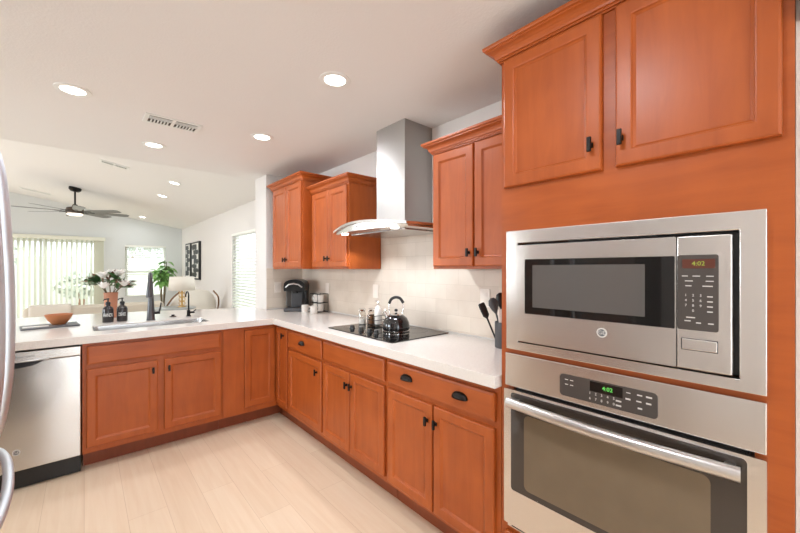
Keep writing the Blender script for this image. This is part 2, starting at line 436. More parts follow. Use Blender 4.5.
bm = B(); poly_prism(bm, [[(XL, ZC+0.121), (XR, ZC+0.121), (XR, vz(XR)+0.121), (XL, vz(XL)-0.002)]], lambda a, b2, d: Vector((a, d, b2)), CE-0.118, CE); S('wall_header', bm, 'living_paint')
# right wall with the living window opening
LW = (5.25, 6.60, 0.25, 1.98)
bm = B(); poly_prism(bm, [rrect(Y0, YF+0.1, 0, ZC), rrect(*LW)], lambda a, b2, d: Vector((XR+d, a, b2)), 0.0, 0.12); S('wall_right', bm, 'kitchen_paint')
# far wall with slider and window
SD = (-1.62, 0.30, 0.0, 2.03); FW = (0.738, 1.575, 0.70, 1.955)
bm = B(); poly_prism(bm, [[(XL, 0), (SD[0], 0), (SD[0], SD[3]), (SD[1], SD[3]), (SD[1], 0), (XR, 0), (XR, vz(XR)), (XL, vz(XL))], rrect(*FW)], lambda a, b2, d: Vector((a, YF+d, b2)), 0.0, 0.1); S('wall_far', bm, 'living_paint')
# end wall of the kitchen run: a short stub wall with a wide end
bm = B(); box(bm, 1.495, XR-0.001, YB, CE, 0, ZC-0.001, 0.004); S('wall_stub', bm, 'kitchen_paint')
# left side: wall behind the refrigerator, then open towards the dining side
bm = B(); box(bm, -1.12, -0.99, Y0, 1.86, 0, ZC-0.001); S('wall_left', bm, 'kitchen_paint')
LWN = (2.4, 4.4, 0.8, 2.1); LWM = (6.4, 9.0, 0.8, 2.2)  # unseen openings added to let light in from the left
bm = B(); poly_prism(bm, [[(Y0, 0), (YF, 0), (YF, vz(XL)), (CE, vz(XL)), (CE, ZC), (Y0, ZC)], rrect(*LWN), rrect(*LWM)], lambda a, b2, d: Vector((XL-d, a, b2)), 0.0, 0.1); S('wall_dining', bm, 'kitchen_paint')
bm = B(); poly_prism(bm, [[(XL, 0), (-0.75, 0), (-0.75, 2.1), (1.15, 2.1), (1.15, 0), (XR, 0), (XR, ZC), (XL, ZC)]], lambda a, b2, d: Vector((a, Y0-d, b2)), 0.0, 0.1); S('wall_back', bm, 'kitchen_paint')
# pantry wall right of the oven tower
bm = B(); box(bm, 1.345, XR-0.001, Y0+0.001, 0.0175, 0, ZC-0.001); S('wall_pantry', bm, 'kitchen_paint')
for nm, a in (('baseboard_far', (0.40, XR-0.02, YF-0.016, YF-0.001)), ('baseboard_right', (XR-0.016, XR-0.001, CE+0.01, YF-0.02)), ('baseboard_dining', (XL+0.001, XL+0.016, Y0+0.01, YF-0.02))):
    bm = B(); box(bm, a[0], a[1], a[2], a[3], 0.0, 0.09, 0.003); S(nm, bm, 'trim_white')
# tiled splashback
bm = B(); poly_prism(bm, [[(0.857, 0.935), (0.857, 1.368), (1.508, 1.368), (1.508, 1.66), (2.428, 1.66), (2.428, 1.368), (YB-0.010, 1.368), (YB-0.010, 0.935)]], FR(XR), 0.0005, 0.009)
S('trim_1', bm, 'tile_side')
bm = B(); box(bm, 1.50, XR-0.0005, YB-0.009, YB-0.0005, 0.935, 1.378); S('trim_2', bm, 'tile_back')
# outdoors
bm = B(); box(bm, -12, 14, YF+0.11, 30, -0.12, -0.02); box(bm, XR+0.13, 14, -6, YF+0.1, -0.12, -0.02); box(bm, -12, XL-0.2, -6, YF+0.1, -0.12, -0.02)
S('ground', bm, 'patio')
bm = B(); box(bm, -9, 5, 15.2, 15.4, -0.02, 1.75); O('garden_wall', bm, 'block_wall', label='pale block wall across the yard beyond the patio door', cat='wall')
bm = B(); box(bm, 4.2, 4.4, 2, 15.19, -0.02, 1.8); O('garden_wall', bm, 'block_wall', label='pale block wall outside the side window of the living room', cat='wall')
def blob_tree(x, y, h, r, label):
    t = T('yard_tree', (x, y, -0.02), label, 'tree')
    bm = B(); tube(bm, [(x, y, -0.02), (x+0.05, y, h*0.5), (x, y, h*0.8)], [0.09, 0.07, 0.04], 8); O('trunk', bm, 'walnut', t)
    bm = B()
    for k in range(420):
        v = Vector((random.gauss(0, 1), random.gauss(0, 1), random.gauss(0, 1))).normalized()*r*random.uniform(0.5, 1.0)
        c = Vector((x, y, h))+Vector((v.x, v.y, v.z*0.7)); s = 0.11
        a1 = Vector((random.uniform(-1, 1), random.uniform(-1, 1), random.uniform(-1, 1))).normalized(); a2 = a1.orthogonal().normalized()
        bm.faces.new([bm.verts.new(c+a1*s), bm.verts.new(c+a2*s*0.5), bm.verts.new(c-a1*s), bm.verts.new(c-a2*s*0.5)])
    O('crown', bm, 'foliage', t)
blob_tree(-2.0, 13.9, 1.75, 0.8, 'small bare-stemmed tree outside the left half of the patio door')
blob_tree(1.35, 16.6, 2.3, 1.2, 'leafy tree rising behind the yard wall outside the small window')
blob_tree(-0.1, 14.2, 0.9, 0.6, 'low bush standing in the yard outside the right half of the patio door')

# ------------------------------------------------------------------ windows and blinds
def window_unit(name, a0, a1, z0, z1, fn, depth, rail=None, mull=None, fw=0.05):
    """frame + panes in an opening; fn(a,b,d) with d inward of the wall"""
    bm = B(); holes = []
    if mull is not None: holes = [rrect(a0+fw, mull-fw/2, z0+fw, z1-fw), rrect(mull+fw/2, a1-fw, z0+fw, z1-fw)]
    elif rail is not None: holes = [rrect(a0+fw, a1-fw, z0+fw, rail-0.02), rrect(a0+fw, a1-fw, rail+0.02, z1-fw)]
    else: holes = [rrect(a0+fw, a1-fw, z0+fw, z1-fw)]
    poly_prism(bm, [rrect(a0+0.001, a1-0.001, z0+0.001, z1-0.001)]+holes, fn, depth, depth+0.045)
    w_ = S(name, bm, 'trim_white')
    for h in holes:
        xs = [p[0] for p in h]; ys = [p[1] for p in h]
        bm = B(); poly_prism(bm, [rrect(min(xs)-0.003, max(xs)+0.003, min(ys)-0.003, max(ys)+0.003)], fn, depth+0.02, depth+0.026)
        O('pane', bm, 'pane', w_)
    return w_
window_unit('window_1', *FW, lambda a, b2, d: Vector((a, YF+d, b2)), 0.04, rail=1.32)
window_unit('door_1', *SD, lambda a, b2, d: Vector((a, YF+d, b2)), 0.03, mull=-0.635, fw=0.07)
window_unit('window_2', *LW, lambda a, b2, d: Vector((XR+d, a, b2)), 0.05)
window_unit('window_added_left', *LWN, lambda a, b2, d: Vector((XL-d, a, b2)), 0.04, mull=3.4)  # unseen window added for light from the left
window_unit('window_added_living', *LWM, lambda a, b2, d: Vector((XL-d, a, b2)), 0.04, mull=7.7)  # unseen window added to brighten the living room
window_unit('door_added_back', -0.75, 1.15, 0.0, 2.1, lambda a, b2, d: Vector((a, Y0-d, b2)), 0.03, mull=0.2, fw=0.07)  # unseen glass door added behind the camera for light
# horizontal blinds
def hblind(name, a0, a1, z0, z1, fn, pitch, tilt, label, w=0.022):
    zmid = z0
    t = T(name, fn((a0+a1)/2, z0, 0), label, 'window blind')
    bm = B(); poly_prism(bm, [rrect(a0, a1, z1-0.04, z1)], fn, -0.03, 0.012); O('head_rail', bm, 'blind_white', t)
    bm = B(); z = z0+0.03
    while z < z1-0.05:
        c, s = math.cos(tilt)*w, math.sin(tilt)*w
        vs = [bm.verts.new(fn(a, z+zz, dd-0.008)) for a, dd, zz in ((a0+0.004, -c/2, -s/2), (a1-0.004, -c/2, -s/2), (a1-0.004, c/2, s/2), (a0+0.004, c/2, s/2))]
        bm.faces.new(vs); z += pitch
    O('slats', bm, 'vane_cloth', t, solid=0.0012)
    bm = B(); poly_prism(bm, [rrect(a0, a1, z0, z0+0.018)], fn, -0.02, 0.006); O('bottom_rail', bm, 'blind_white', t)
    bm = B()
    for f_ in (0.15, 0.5, 0.85):
        a = a0+(a1-a0)*f_; p = fn(a, z0, -0.009); q = fn(a, z1-0.04, -0.009); tube(bm, [p, q], 0.0012, 6)
    O('ladder_cord', bm, 'blind_white', t)
hblind('horizontal_blind', FW[0]+0.004, FW[1]-0.004, FW[2]+0.004, FW[3]-0.004, lambda a, b2, d: Vector((a, YF+d+0.02, b2)), 0.05, math.radians(30), 'white horizontal blind in the small window left of the tall plant', w=0.045)
hblind('horizontal_blind', LW[0]+0.004, LW[1]-0.004, LW[2]+0.004, LW[3]-0.004, lambda a, b2, d: Vector((XR+d+0.02, a, b2)), 0.05, math.radians(28), 'tall white horizontal blind in the side window beside the kitchen wall', w=0.045)
# vertical blind on the patio door
vb = T('vertical_blind', (-0.65, YF-0.05, 0.03), 'off-white vertical blind hanging across the sliding patio door', 'window blind')
bm = B(); box(bm, -1.75, 0.37, YF-0.10, YF-0.002, 2.02, 2.10, 0.004); O('valance', bm, 'blind_vane', vb)
bm = B(); xx = -1.68
while xx < 0.16:
    a = math.radians(62); hw = 0.042; dx, dy = math.cos(a)*hw, math.sin(a)*hw
    bm.faces.new([bm.verts.new((xx-dx, YF-0.055-dy, 0.03)), bm.verts.new((xx+dx, YF-0.055+dy, 0.03)), bm.verts.new((xx+dx, YF-0.055+dy, 2.02)), bm.verts.new((xx-dx, YF-0.055-dy, 2.02))]); xx += 0.082
O('vanes', bm, 'vane_cloth', vb, solid=0.001)
bm = B()
for k in range(11):
    x_ = 0.17+k*0.016; bm.faces.new([bm.verts.new((x_-0.008, YF-0.080, 0.03)), bm.verts.new((x_+0.012, YF-0.066, 0.03)), bm.verts.new((x_+0.012, YF-0.066, 2.02)), bm.verts.new((x_-0.008, YF-0.080, 2.02))])
O('stacked_vanes', bm, 'blind_vane', vb, solid=0.001, label='vanes gathered at the right end')

# ------------------------------------------------------------------ cabinets
XF = 1.33; YFc = 3.22; Z0, Z1 = 0.12, 0.869; TOE_X, TOE_Y = 1.40, 3.325
fR = FR(XF); fB = FB(YFc)
def base_r(y0, y1, label, doors, drawers, falses, stiles=0.03, drop=False):
    t = T('base_cabinet', (XF, (y0+y1)/2, 0), label, 'base cabinet')
    bm = B(); box(bm, XF+0.02, XR-0.012, y0+0.001, y1-0.001, Z0, Z1); O('carcass', bm, 'cherry', t)
    bm = B(); box(bm, XF, XF+0.0195, y0+0.0005, y1-0.0005, Z0, Z1, 0.001); O('face_frame', bm, 'cherry', t)
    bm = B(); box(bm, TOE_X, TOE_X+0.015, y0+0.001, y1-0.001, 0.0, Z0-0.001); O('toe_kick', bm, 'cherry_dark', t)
    for a0, a1, b0, b1, hand in doors:
        d = O('door', door_bm(a0, a1, b0, b1, fR), 'cherry', t)
        if hand: pull(d, hand, b1-0.085, fR)
    for a0, a1, b0, b1, cups in drawers:
        d = O('drawer', slab_bm(a0, a1, b0, b1, fR), 'cherry_h', t)
        for c in cups: cup(d, c, (b0+b1)/2+0.004, fR)
    for a0, a1, b0, b1 in falses: O('false_drawer_front', slab_bm(a0, a1, b0, b1, fR), 'cherry_h', t)
    return t
base_r(0.857, 1.612, 'cherry base cabinet beside the oven tower, wide drawer with two cup pulls over two doors',
       [(0.882, 1.236, 0.145, 0.685, 1.215), (1.246, 1.598, 0.145, 0.685, 1.275)], [(0.880, 1.598, 0.716, 0.839, (1.064, 1.429))], [])
base_r(1.614, 2.352, 'cherry base cabinet under the cooktop, plain top panel over two doors',
       [(1.632, 1.985, 0.155, 0.685, 1.966), (1.994, 2.345, 0.155, 0.685, 2.02)], [], [(1.632, 2.342, 0.714, 0.842)])
base_r(2.354, 2.952, 'cherry base cabinet left of the cooktop cabinet, single cup-pull drawer over one door',
       [(2.368, 2.938, 0.160, 0.680, 2.43)], [(2.364, 2.943, 0.700, 0.840, (2.674,))], [])
t = T('base_cabinet', (XF, 3.08, 0), 'narrow cherry corner cabinet door with a dark knob, right of the inside corner', 'base cabinet')
bm = B(); box(bm, XF+0.02, XR-0.012, 2.954, 3.218, Z0, Z1); O('carcass', bm, 'cherry', t)
bm = B(); box(bm, XF, XF+0.0195, 2.9545, 3.218, Z0, Z1, 0.001); O('face_frame', bm, 'cherry', t)
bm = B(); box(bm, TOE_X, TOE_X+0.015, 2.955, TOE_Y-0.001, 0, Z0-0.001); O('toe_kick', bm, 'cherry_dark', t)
d = O('door', door_bm(2.965, 3.196, 0.160, 0.842, fR, rail=0.040), 'cherry', t); pull(d, 3.03, 0.785, fR)

# back run
t = T('base_cabinet', (0.42, YFc, 0), 'cherry sink base cabinet, long plain panel over two doors, right of the dishwasher', 'base cabinet')
bm = B(); poly_prism(bm, [[(-0.008, Z0), (0.859, Z0), (0.859, Z1), (0.841, Z1), (0.841, Z0+0.018), (0.010, Z0+0.018), (0.010, Z1), (-0.008, Z1)]], FB(3.90), 0.0, 3.90-YFc-0.02)
O('carcass', bm, 'cherry', t)
bm = B(); box(bm, -0.010, 0.8595, YFc, YFc+0.0195, Z0, Z1, 0.001); O('face_frame', bm, 'cherry', t)
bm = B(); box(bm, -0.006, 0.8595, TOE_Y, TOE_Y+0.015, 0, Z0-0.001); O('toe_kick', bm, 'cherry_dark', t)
O('false_drawer_front', slab_bm(0.013, 0.845, 0.722, 0.845, fB), 'cherry_hx', t)
d = O('door', door_bm(0.011, 0.413, 0.160, 0.690, fB), 'cherry', t); pull(d, 0.383, 0.622, fB)
d = O('door', door_bm(0.453, 0.852, 0.160, 0.690, fB), 'cherry', t); pull(d, 0.483, 0.622, fB)
t = T('corner_cabinet', (1.1, YFc, 0), 'cherry corner cabinet with plain filler panel and tall knobless door, left of the inside corner', 'base cabinet')
bm = B(); box(bm, 0.861, XR-0.012, YFc+0.02, YB-0.02, Z0, Z1); O('carcass', bm, 'cherry', t)
bm = B(); box(bm, 0.861, 1.3285, YFc, YFc+0.0195, Z0, Z1, 0.001); O('face_frame', bm, 'cherry', t)
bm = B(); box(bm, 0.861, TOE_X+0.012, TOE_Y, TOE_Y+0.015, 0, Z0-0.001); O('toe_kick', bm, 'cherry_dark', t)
O('door', door_bm(1.040, 1.302, 0.170, 0.838, fB), 'cherry', t)
bm = B(); box(bm, 0.868, 1.030, YFc-0.008, YFc-0.0003, 0.125, 0.862, 0.001); O('filler_panel', bm, 'cherry', t)
# rear wall of the peninsula
bm = B(); box(bm, -1.0, 1.49, 3.91, 4.02, 0, 0.868); box(bm, -1.0, -0.63, 3.24, 3.909, 0, 0.868); S('wall_peninsula', bm, 'kitchen_paint')

# ------------------------------------------------------------------ countertop with sink cut-out
back = [(1.494, 4.29), (1.25, 4.36), (0.95, 4.47), (0.60, 4.60), (0.30, 4.69), (-0.05, 4.74), (-1.0, 4.76)]
outer = [(1.28, 0.8565), (1.9285, 0.8565), (1.9285, YB-0.0015), (1.494, YB-0.0015)]+back+[(-1.0, 3.18), (1.28, 3.18)]
sx0, sx1, sy0, sy1 = 0.05, 0.815, 3.385, 3.715
bm = B(); poly_prism(bm, [outer, rrect(sx0, sx1, sy0, sy1, 0.03)], FZ(0), 0.870, 0.922)
O('countertop', bm, 'quartz', label='off-white speckled L-shaped countertop around the cooktop and sink', cat='countertop', bevel=0.003)
ZT = 0.9222
# sink
sk = T('kitchen_sink', ((sx0+sx1)/2, (sy0+sy1)/2, 0.66), 'stainless undermount sink set in the peninsula counter', 'sink')
bm = B()
lp_o = rrect(sx0+0.0008, sx1-0.0008, sy0+0.0008, sy1-0.0008, 0.03); lp_i = rrect(sx0+0.003, sx1-0.003, sy0+0.003, sy1-0.003, 0.03)
poly_prism(bm, [lp_o, lp_i], FZ(0), 0.914, 0.870)
b2_ = rrect(sx0+0.02, sx1-0.02, sy0+0.02, sy1-0.02, 0.03)
v0 = [bm.verts.new((p[0], p[1], 0.9138)) for p in lp_i]; v1 = [bm.verts.new((p[0], p[1], 0.68)) for p in b2_]
for k in range(len(v0)): bm.faces.new((v0[k], v0[(k+1) % len(v0)], v1[(k+1) % len(v0)], v1[k]))
bm.faces.new(v1)
O('basin', bm, 'steel_sink', sk)
bm = B(); lathe(bm, [(0.0, 0), (0.045, 0), (0.045, 0.004), (0.03, 0.002), (0.0, 0.002)], 0.43, 3.56, 24, 0.6805, cap=False); O('drain', bm, 'chrome', sk, smooth=True)

# ------------------------------------------------------------------ dishwasher
dw = T('dishwasher', (-0.315, 3.2, 0), 'stainless dishwasher with pocket handle under the peninsula counter', 'dishwasher')
bm = B(); box(bm, -0.60, -0.03, 3.25, 3.88, 0.11, 0.855); O('tub', bm, 'black_plastic', dw)
fD = FB(3.20)
bm = B(); box(bm, -0.612, -0.016, 3.197, 3.248, 0.128, 0.795, 0.006); O('door', bm, 'steel_z', dw)
cp_ = B(); box(cp_, -0.612, -0.016, 3.200, 3.248, 0.797, 0.856, 0.004); cp_ = O('control_panel', cp_, 'steel_x', dw)
bm = B(); poly_prism(bm, [[(-0.53, 0.797), (-0.185, 0.797), (-0.215, 0.778), (-0.25, 0.766), (-0.31, 0.760), (-0.46, 0.760), (-0.50, 0.775)]], FB(3.1965), 0.0, 0.002); O('pocket', bm, 'black_plastic', dw)
bm = B(); tube(bm, curve_pts([(-0.53, 3.192, 0.800), (-0.36, 3.188, 0.800), (-0.19, 3.191, 0.800), (-0.165, 3.194, 0.806)], 5), 0.005, 10); O('handle_lip', bm, 'handle_steel', dw, smooth=True)
text('panel_legends', 'START   RINSE   DRY   HEAVY   NORMAL', 0.011, 'panel_grey', cp_, lambda x, y, d: Vector((-0.33+x, 3.1998-d, 0.826+y)))
bm = B(); box(bm, -0.61, -0.018, 3.245, 3.265, 0.004, 0.127, 0.002); O('toe_panel', bm, 'black_plastic', dw)
def logo(parent, fn, r=0.017):
    bm = B(); poly_prism(bm, [[(r*math.cos(2*PI*k/28), r*math.sin(2*PI*k/28)) for k in range(28)]], fn, 0.0, 0.0015); lg = O('badge', bm, 'silver_mark', parent)
    bm = B(); poly_prism(bm, [[(r*0.74*math.cos(2*PI*k/28), r*0.74*math.sin(2*PI*k/28)) for k in range(28)]], fn, 0.0015, 0.002); O('badge_face', bm, 'slate', lg)
    text('monogram', 'GE', r*1.1, 'silver_mark', lg, lambda x, y, d: fn(x, y, 0.002+d))
    return lg
logo(dw, lambda a, b2, d: Vector((-0.312+a, 3.197-d, 0.245+b2)), 0.018)

# ------------------------------------------------------------------ wall cabinets and crown
def crown(path, prof):
    """path: plan polyline (x,y) running left to right seen from outside; prof (out, z)"""
    bm = B(); n = len(path); rows = []
    nrm = []
    for i in range(n-1):
        dx, dy = path[i+1][0]-path[i][0], path[i+1][1]-path[i][1]; l = math.hypot(dx, dy); nrm.append((dy/l, -dx/l))
    for i, p in enumerate(path):
        if i == 0: o = nrm[0]; k = 1
        elif i == n-1: o = nrm[-1]; k = 1
        else: o = (nrm[i-1][0]+nrm[i][0], nrm[i-1][1]+nrm[i][1])
        rows.append([bm.verts.new((p[0]+o[0]*u, p[1]+o[1]*u, z)) for u, z in prof])
    m2 = len(prof)
    for r0, r1 in zip(rows, rows[1:]):
        for k in range(m2): bm.faces.new((r0[k], r0[(k+1) % m2], r1[(k+1) % m2], r1[k]))
    bm.faces.new(rows[0]); bm.faces.new(rows[-1])
    return bm
def crown_prof(z, h=0.09, o=0.055):
    return [(0.0008, z), (0.007, z), (0.007, z+h*0.10), (0.013, z+h*0.11), (0.013, z+h*0.22), (0.019, z+h*0.24), (0.021, z+h*0.36), (o*0.48, z+h*0.52), (o*0.66, z+h*0.62), (o*0.84, z+h*0.68), (o*0.84, z+h*0.76), (o*0.97, z+h*0.80), (o, z+h*0.86), (o, z+h), (0.0008, z+h)]
def wall_cab(y0, y1, z0, z1, xf, label, doors, side_l=True, side_r=True, ch=0.067, pm=None):
    t = T('wall_cabinet', (xf, (y0+y1)/2, z0), label, 'wall cabinet')
    bm = B(); box(bm, xf+0.02, XR-0.001, y0+0.0005, y1-0.0005, z0, z1+ch*0.9, 0.001); O('carcass', bm, 'cherry', t)
    bm = B(); box(bm, xf, xf+0.0195, y0+0.0005, y1-0.0005, z0, z1+ch*0.9, 0.001); O('face_frame', bm, 'cherry', t)
    for a0, a1, b0, b1, ha in doors:
        d = O('door', door_bm(a0, a1, b0, b1, FR(xf)), 'cherry', t); pull(d, ha, b0+0.075, FR(xf))
    path = []
    if side_l: path.append((XR-0.002, y1))
    path += [(xf, y1), (xf, y0)]
    if side_r: path.append((XR-0.002, y0))
    # walking from far to near along -Y the outside is -X
    O('crown_moulding', crown(path, crown_prof(z1, ch)), 'cherry_h', t)
    return t
# orientation check of crown normals: (dy,-dx) for dy<0 -> (-1,0): points to the room
wall_cab(0.93, 1.506, 1.37, 2.065, 1.60, 'cherry wall cabinet between the range hood and the oven tower', [(1.196, 1.494, 1.385, 2.055, 1.222), (0.935, 1.187, 1.385, 2.055, 1.162)], side_r=False)
wall_cab(2.432, 3.068, 1.37, 2.065, 1.60, 'cherry wall cabinet left of the range hood, the shorter of the left pair', [(2.45, 2.735, 1.385, 2.055, 2.71), (2.742, 3.03, 1.385, 2.055, 2.768)], side_l=False)
wall_cab(3.07, 3.765, 1.37, 2.190, 1.515, 'tall cherry wall cabinet over the coffee maker, farthest left', [(3.085, 3.405, 1.385, 2.185, 3.38), (3.412, 3.735, 1.385, 2.185, 3.438)])

# ------------------------------------------------------------------ oven tower
TW = T('oven_tower_cabinet', (XF, 0.437, 0), 'tall cherry cabinet holding the microwave and wall oven', 'tall cabinet')
ty0, ty1 = 0.0185, 0.855
bm = B(); box(bm, XF+0.0205, XR-0.001, ty0, ty0+0.02, 0, 2.30); box(bm, XF+0.0205, XR-0.001, ty1-0.02, ty1, 0, 2.32)
box(bm, XF+0.0205, XR-0.001, ty0+0.02, ty1-0.02, 1.56, 2.30); box(bm, XF+0.0205, XR-0.001, ty0+0.02, ty1-0.02, 1.010, 1.030); box(bm, XF+0.0205, XR-0.001, ty0+0.02, ty1-0.02, 0.10, 0.30)
O('carcass', bm, 'cherry', TW)
bm = B(); poly_prism(bm, [rrect(ty0, ty1, 0.10, 2.30), rrect(0.09, 0.80, 0.345, 1.010), rrect(0.09, 0.80, 1.06, 1.50)], lambda a, b2, d: Vector((XF+d, a, b2)), 0.0, 0.02); O('face_frame', bm, 'cherry_h', TW)
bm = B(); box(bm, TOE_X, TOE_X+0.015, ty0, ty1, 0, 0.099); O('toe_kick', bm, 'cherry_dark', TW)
d = O('door', door_bm(0.459, 0.836, 1.707, 2.236, fR), 'cherry', TW); pull(d, 0.490, 1.795, fR, h=0.05)
d = O('door', door_bm(0.040, 0.417, 1.707, 2.236, fR), 'cherry', TW); pull(d, 0.398, 1.795, fR, h=0.05)
O('drawer', slab_bm(0.05, 0.83, 0.125, 0.285, fR), 'cherry_h', TW)
O('crown_moulding', crown([(XR-0.002, ty1), (XF, ty1), (XF, ty0)], crown_prof(2.238, 0.068, 0.058)), 'cherry_h', TW)

# microwave with trim kit
MWm = T('built_in_microwave', (1.31, 0.443, 1.04), 'stainless built-in microwave with wide trim frame above the wall oven', 'microwave')
fM = FR(XF-0.0005)
bm = B(); poly_prism(bm, [rrect(0.066, 0.822, 1.043, 1.525), rrect(0.118, 0.770, 1.076, 1.474)], fM, 0.0, 0.02); O('trim_frame', bm, 'steel_y', MWm, bevel=0.0025)
bm = B(); box(bm, 1.345, 1.70, 0.119, 0.769, 1.077, 1.473); O('oven_box', bm, 'black_plastic', MWm)
bm = B(); poly_prism(bm, [rrect(0.252, 0.765, 1.084, 1.464, 0.004), rrect(0.255, 0.732, 1.195, 1.408, 0.003)], FR(1.343), 0.0, 0.045); dr = O('door', bm, 'steel_y', MWm, bevel=0.002)
bm = B(); poly_prism(bm, [rrect(0.2555, 0.7315, 1.1955, 1.4075)], FR(1.343), 0.002, 0.0425); gs = O('window_glass', bm, 'dark_glass', dr)
bm = B(); poly_prism(bm, [rrect(0.33, 0.70, 1.222, 1.385)], FR(1.343), 0.0427, 0.0432); O('window_screen', bm, 'screen_glass', gs)
bm = B(); box(bm, 1.298, 1.343, 0.131, 0.250, 1.084, 1.464, 0.003); cpn = O('control_panel', bm, 'steel_y', MWm)
bm = B(); poly_prism(bm, [rrect(0.158, 0.2485, 1.196, 1.410, 0.006)], FR(1.298), 0.0, 0.0015); kp = O('keypad', bm, 'panel_grey', cpn)
bm = B(); poly_prism(bm, [rrect(0.165, 0.237, 1.372, 1.398)], FR(1.298), 0.0015, 0.002); ds = O('display', bm, 'display_brown', kp)
text('clock_digits', '4:02', 0.017, 'amber_led', ds, lambda x, y, d: Vector((1.296-d, 0.201-x, 1.385+y)))
def tiny(parent, rows, X):
    for (a0, a1, z, hh) in rows:
        bm = B(); poly_prism(bm, [rrect(a0, a1, z-hh/2, z+hh/2)], FR(X), 0.0, 0.0004); O('key_legend', bm, 'key_text', parent)
tiny(kp, [(0.224, 0.238, 1.350, 0.0025), (0.197, 0.214, 1.350, 0.0025), (0.168, 0.184, 1.350, 0.0025), (0.213, 0.231, 1.336, 0.0025), (0.168, 0.185, 1.336, 0.0025), (0.216, 0.230, 1.322, 0.0025), (0.170, 0.192, 1.322, 0.003)]+[(0.170, 0.182, 1.293-0.014*k, 0.003) for k in range(4)]+[(0.208, 0.228, 1.232, 0.003), (0.168, 0.180, 1.218, 0.003), (0.195, 0.206, 1.218, 0.003), (0.218, 0.232, 1.222, 0.003)], 1.2964)
for r_, row in enumerate(('123', '456', '789', ' 0 ')):
    for c_, ch in enumerate(row):
        if ch != ' ': text('key', ch, 0.010, 'key_text', kp, lambda x, y, d, c_=c_, r_=r_: Vector((1.2964-d, 0.229-0.0165*c_-x, 1.295-0.0145*r_+y)))
bm = B(); box(bm, 1.2945, 1.298, 0.161, 0.238, 1.140, 1.170, 0.0015); O('door_button', bm, 'steel_y', cpn)
bm = B(); poly_prism(bm, [rrect(0.159, 0.240, 1.138, 1.172, 0.003), rrect(0.161, 0.238, 1.140, 1.170, 0.003)], FR(1.298), 0, 0.0006); O('button_gap', bm, 'black_plastic', cpn)
logo(dr, lambda a, b2, d: Vector((1.298-d, 0.452-a, 1.157+b2)), 0.016)

# wall oven
OV = T('wall_oven', (1.31, 0.443, 0.32), 'stainless wall oven with bowed bar handle under the microwave', 'oven')
bm = B(); box(bm, 1.333, 1.85, 0.10, 0.79, 0.35, 1.005); O('oven_box', bm, 'black_plastic', OV)
bm = B(); box(bm, 1.306, XF-0.0005, 0.066, 0.824, 0.893, 1.027, 0.003); cpo = O('control_panel', bm, 'steel_y', OV)
bm = B(); poly_prism(bm, [rrect(0.298, 0.596, 0.912, 0.990, 0.012)], FR(1.306), 0.0, 0.002); ko = O('keypad', bm, 'panel_grey', cpo)
bm = B(); poly_prism(bm, [rrect(0.392, 0.492, 0.952, 0.986)], FR(1.306), 0.002, 0.0025); do = O('display', bm, 'dark_glass', ko)
text('clock_digits', '4:02', 0.019, 'green_led', do, lambda x, y, d: Vector((1.3034-d, 0.437-x, 0.969+y)))
tiny(ko, [(0.566, 0.577, 0.972, 0.0025), (0.548, 0.559, 0.972, 0.0025), (0.566, 0.577, 0.955, 0.0025), (0.548, 0.559, 0.955, 0.0025),
          (0.370, 0.382, 0.974, 0.0025), (0.338, 0.352, 0.974, 0.004), (0.312, 0.328, 0.974, 0.005), (0.370, 0.384, 0.954, 0.005), (0.340, 0.354, 0.954, 0.004), (0.314, 0.328, 0.954, 0.005), (0.338, 0.350, 0.933, 0.005), (0.396, 0.412, 0.940, 0.005), (0.396, 0.412, 0.925, 0.005)], 1.304)
for c_, (u, l_) in enumerate(zip('12345', '67890')):
    for ch, zz in ((u, 0.944), (l_, 0.926)):
        text('key', ch, 0.012, 'key_text', ko, lambda x, y, d, c_=c_, zz=zz: Vector((1.304-d, 0.492-0.0185*c_-x, zz+y)))
bm = B(); poly_prism(bm, [rrect(0.066, 0.824, 0.335, 0.882, 0.004), rrect(0.102, 0.792, 0.478, 0.872, 0.012)], FR(XF-0.0005), 0.0, 0.032); od = O('door', bm, 'steel_y', OV, bevel=0.002)
bm = B(); poly_prism(bm, [rrect(0.102, 0.792, 0.478, 0.872, 0.012)], FR(XF-0.0005), 0.002, 0.0305); og = O('door_glass', bm, 'oven_glass', od)
bm = B(); poly_prism(bm, [rrect(0.175, 0.735, 0.500, 0.795, 0.02)], FR(XF-0.0005), 0.0306, 0.0311); O('viewing_window', bm, 'oven_reflection', og)
bm = B(); pts = []
for k in range(25):
    s = k/24; pts.append((1.266-0.022*math.sin(PI*s), 0.788-0.676*s, 0.840))
tube(bm, pts, 0.017, 14)
for v in bm.verts: v.co.z = 0.842+(v.co.z-0.842)*1.15
O('handle', bm, 'handle_steel', od, smooth=True)
for yy in (0.765, 0.135):
    bm = B(); box(bm, 1.258, 1.2975, yy-0.012, yy+0.012, 0.832, 0.852, 0.003); O('handle_post', bm, 'handle_steel', od)
bm = B(); box(bm, 1.318, XF-0.0005, 0.070, 0.820, 0.308, 0.330, 0.002); O('vent_trim', bm, 'steel_y', OV)
bm = B(); box(bm, 1.3165, 1.318, 0.09, 0.80, 0.315, 0.323); O('vent_slot', bm, 'black_plastic', OV)

# cabinet over the pantry side (only its corner shows)
t = T('wall_cabinet', (1.3, -0.35, 2.0), 'dark cherry cabinet corner at the top right edge beyond the oven tower', 'wall cabinet')
bm = B(); box(bm, 1.312, 1.344, -0.75, 0.010, 1.99, 2.32, 0.001); O('face_frame', bm, 'cherry_dark', t)
O('door', door_bm(-0.73, -0.01, 2.0, 2.31, FR(1.312)), 'cherry_dark', t)

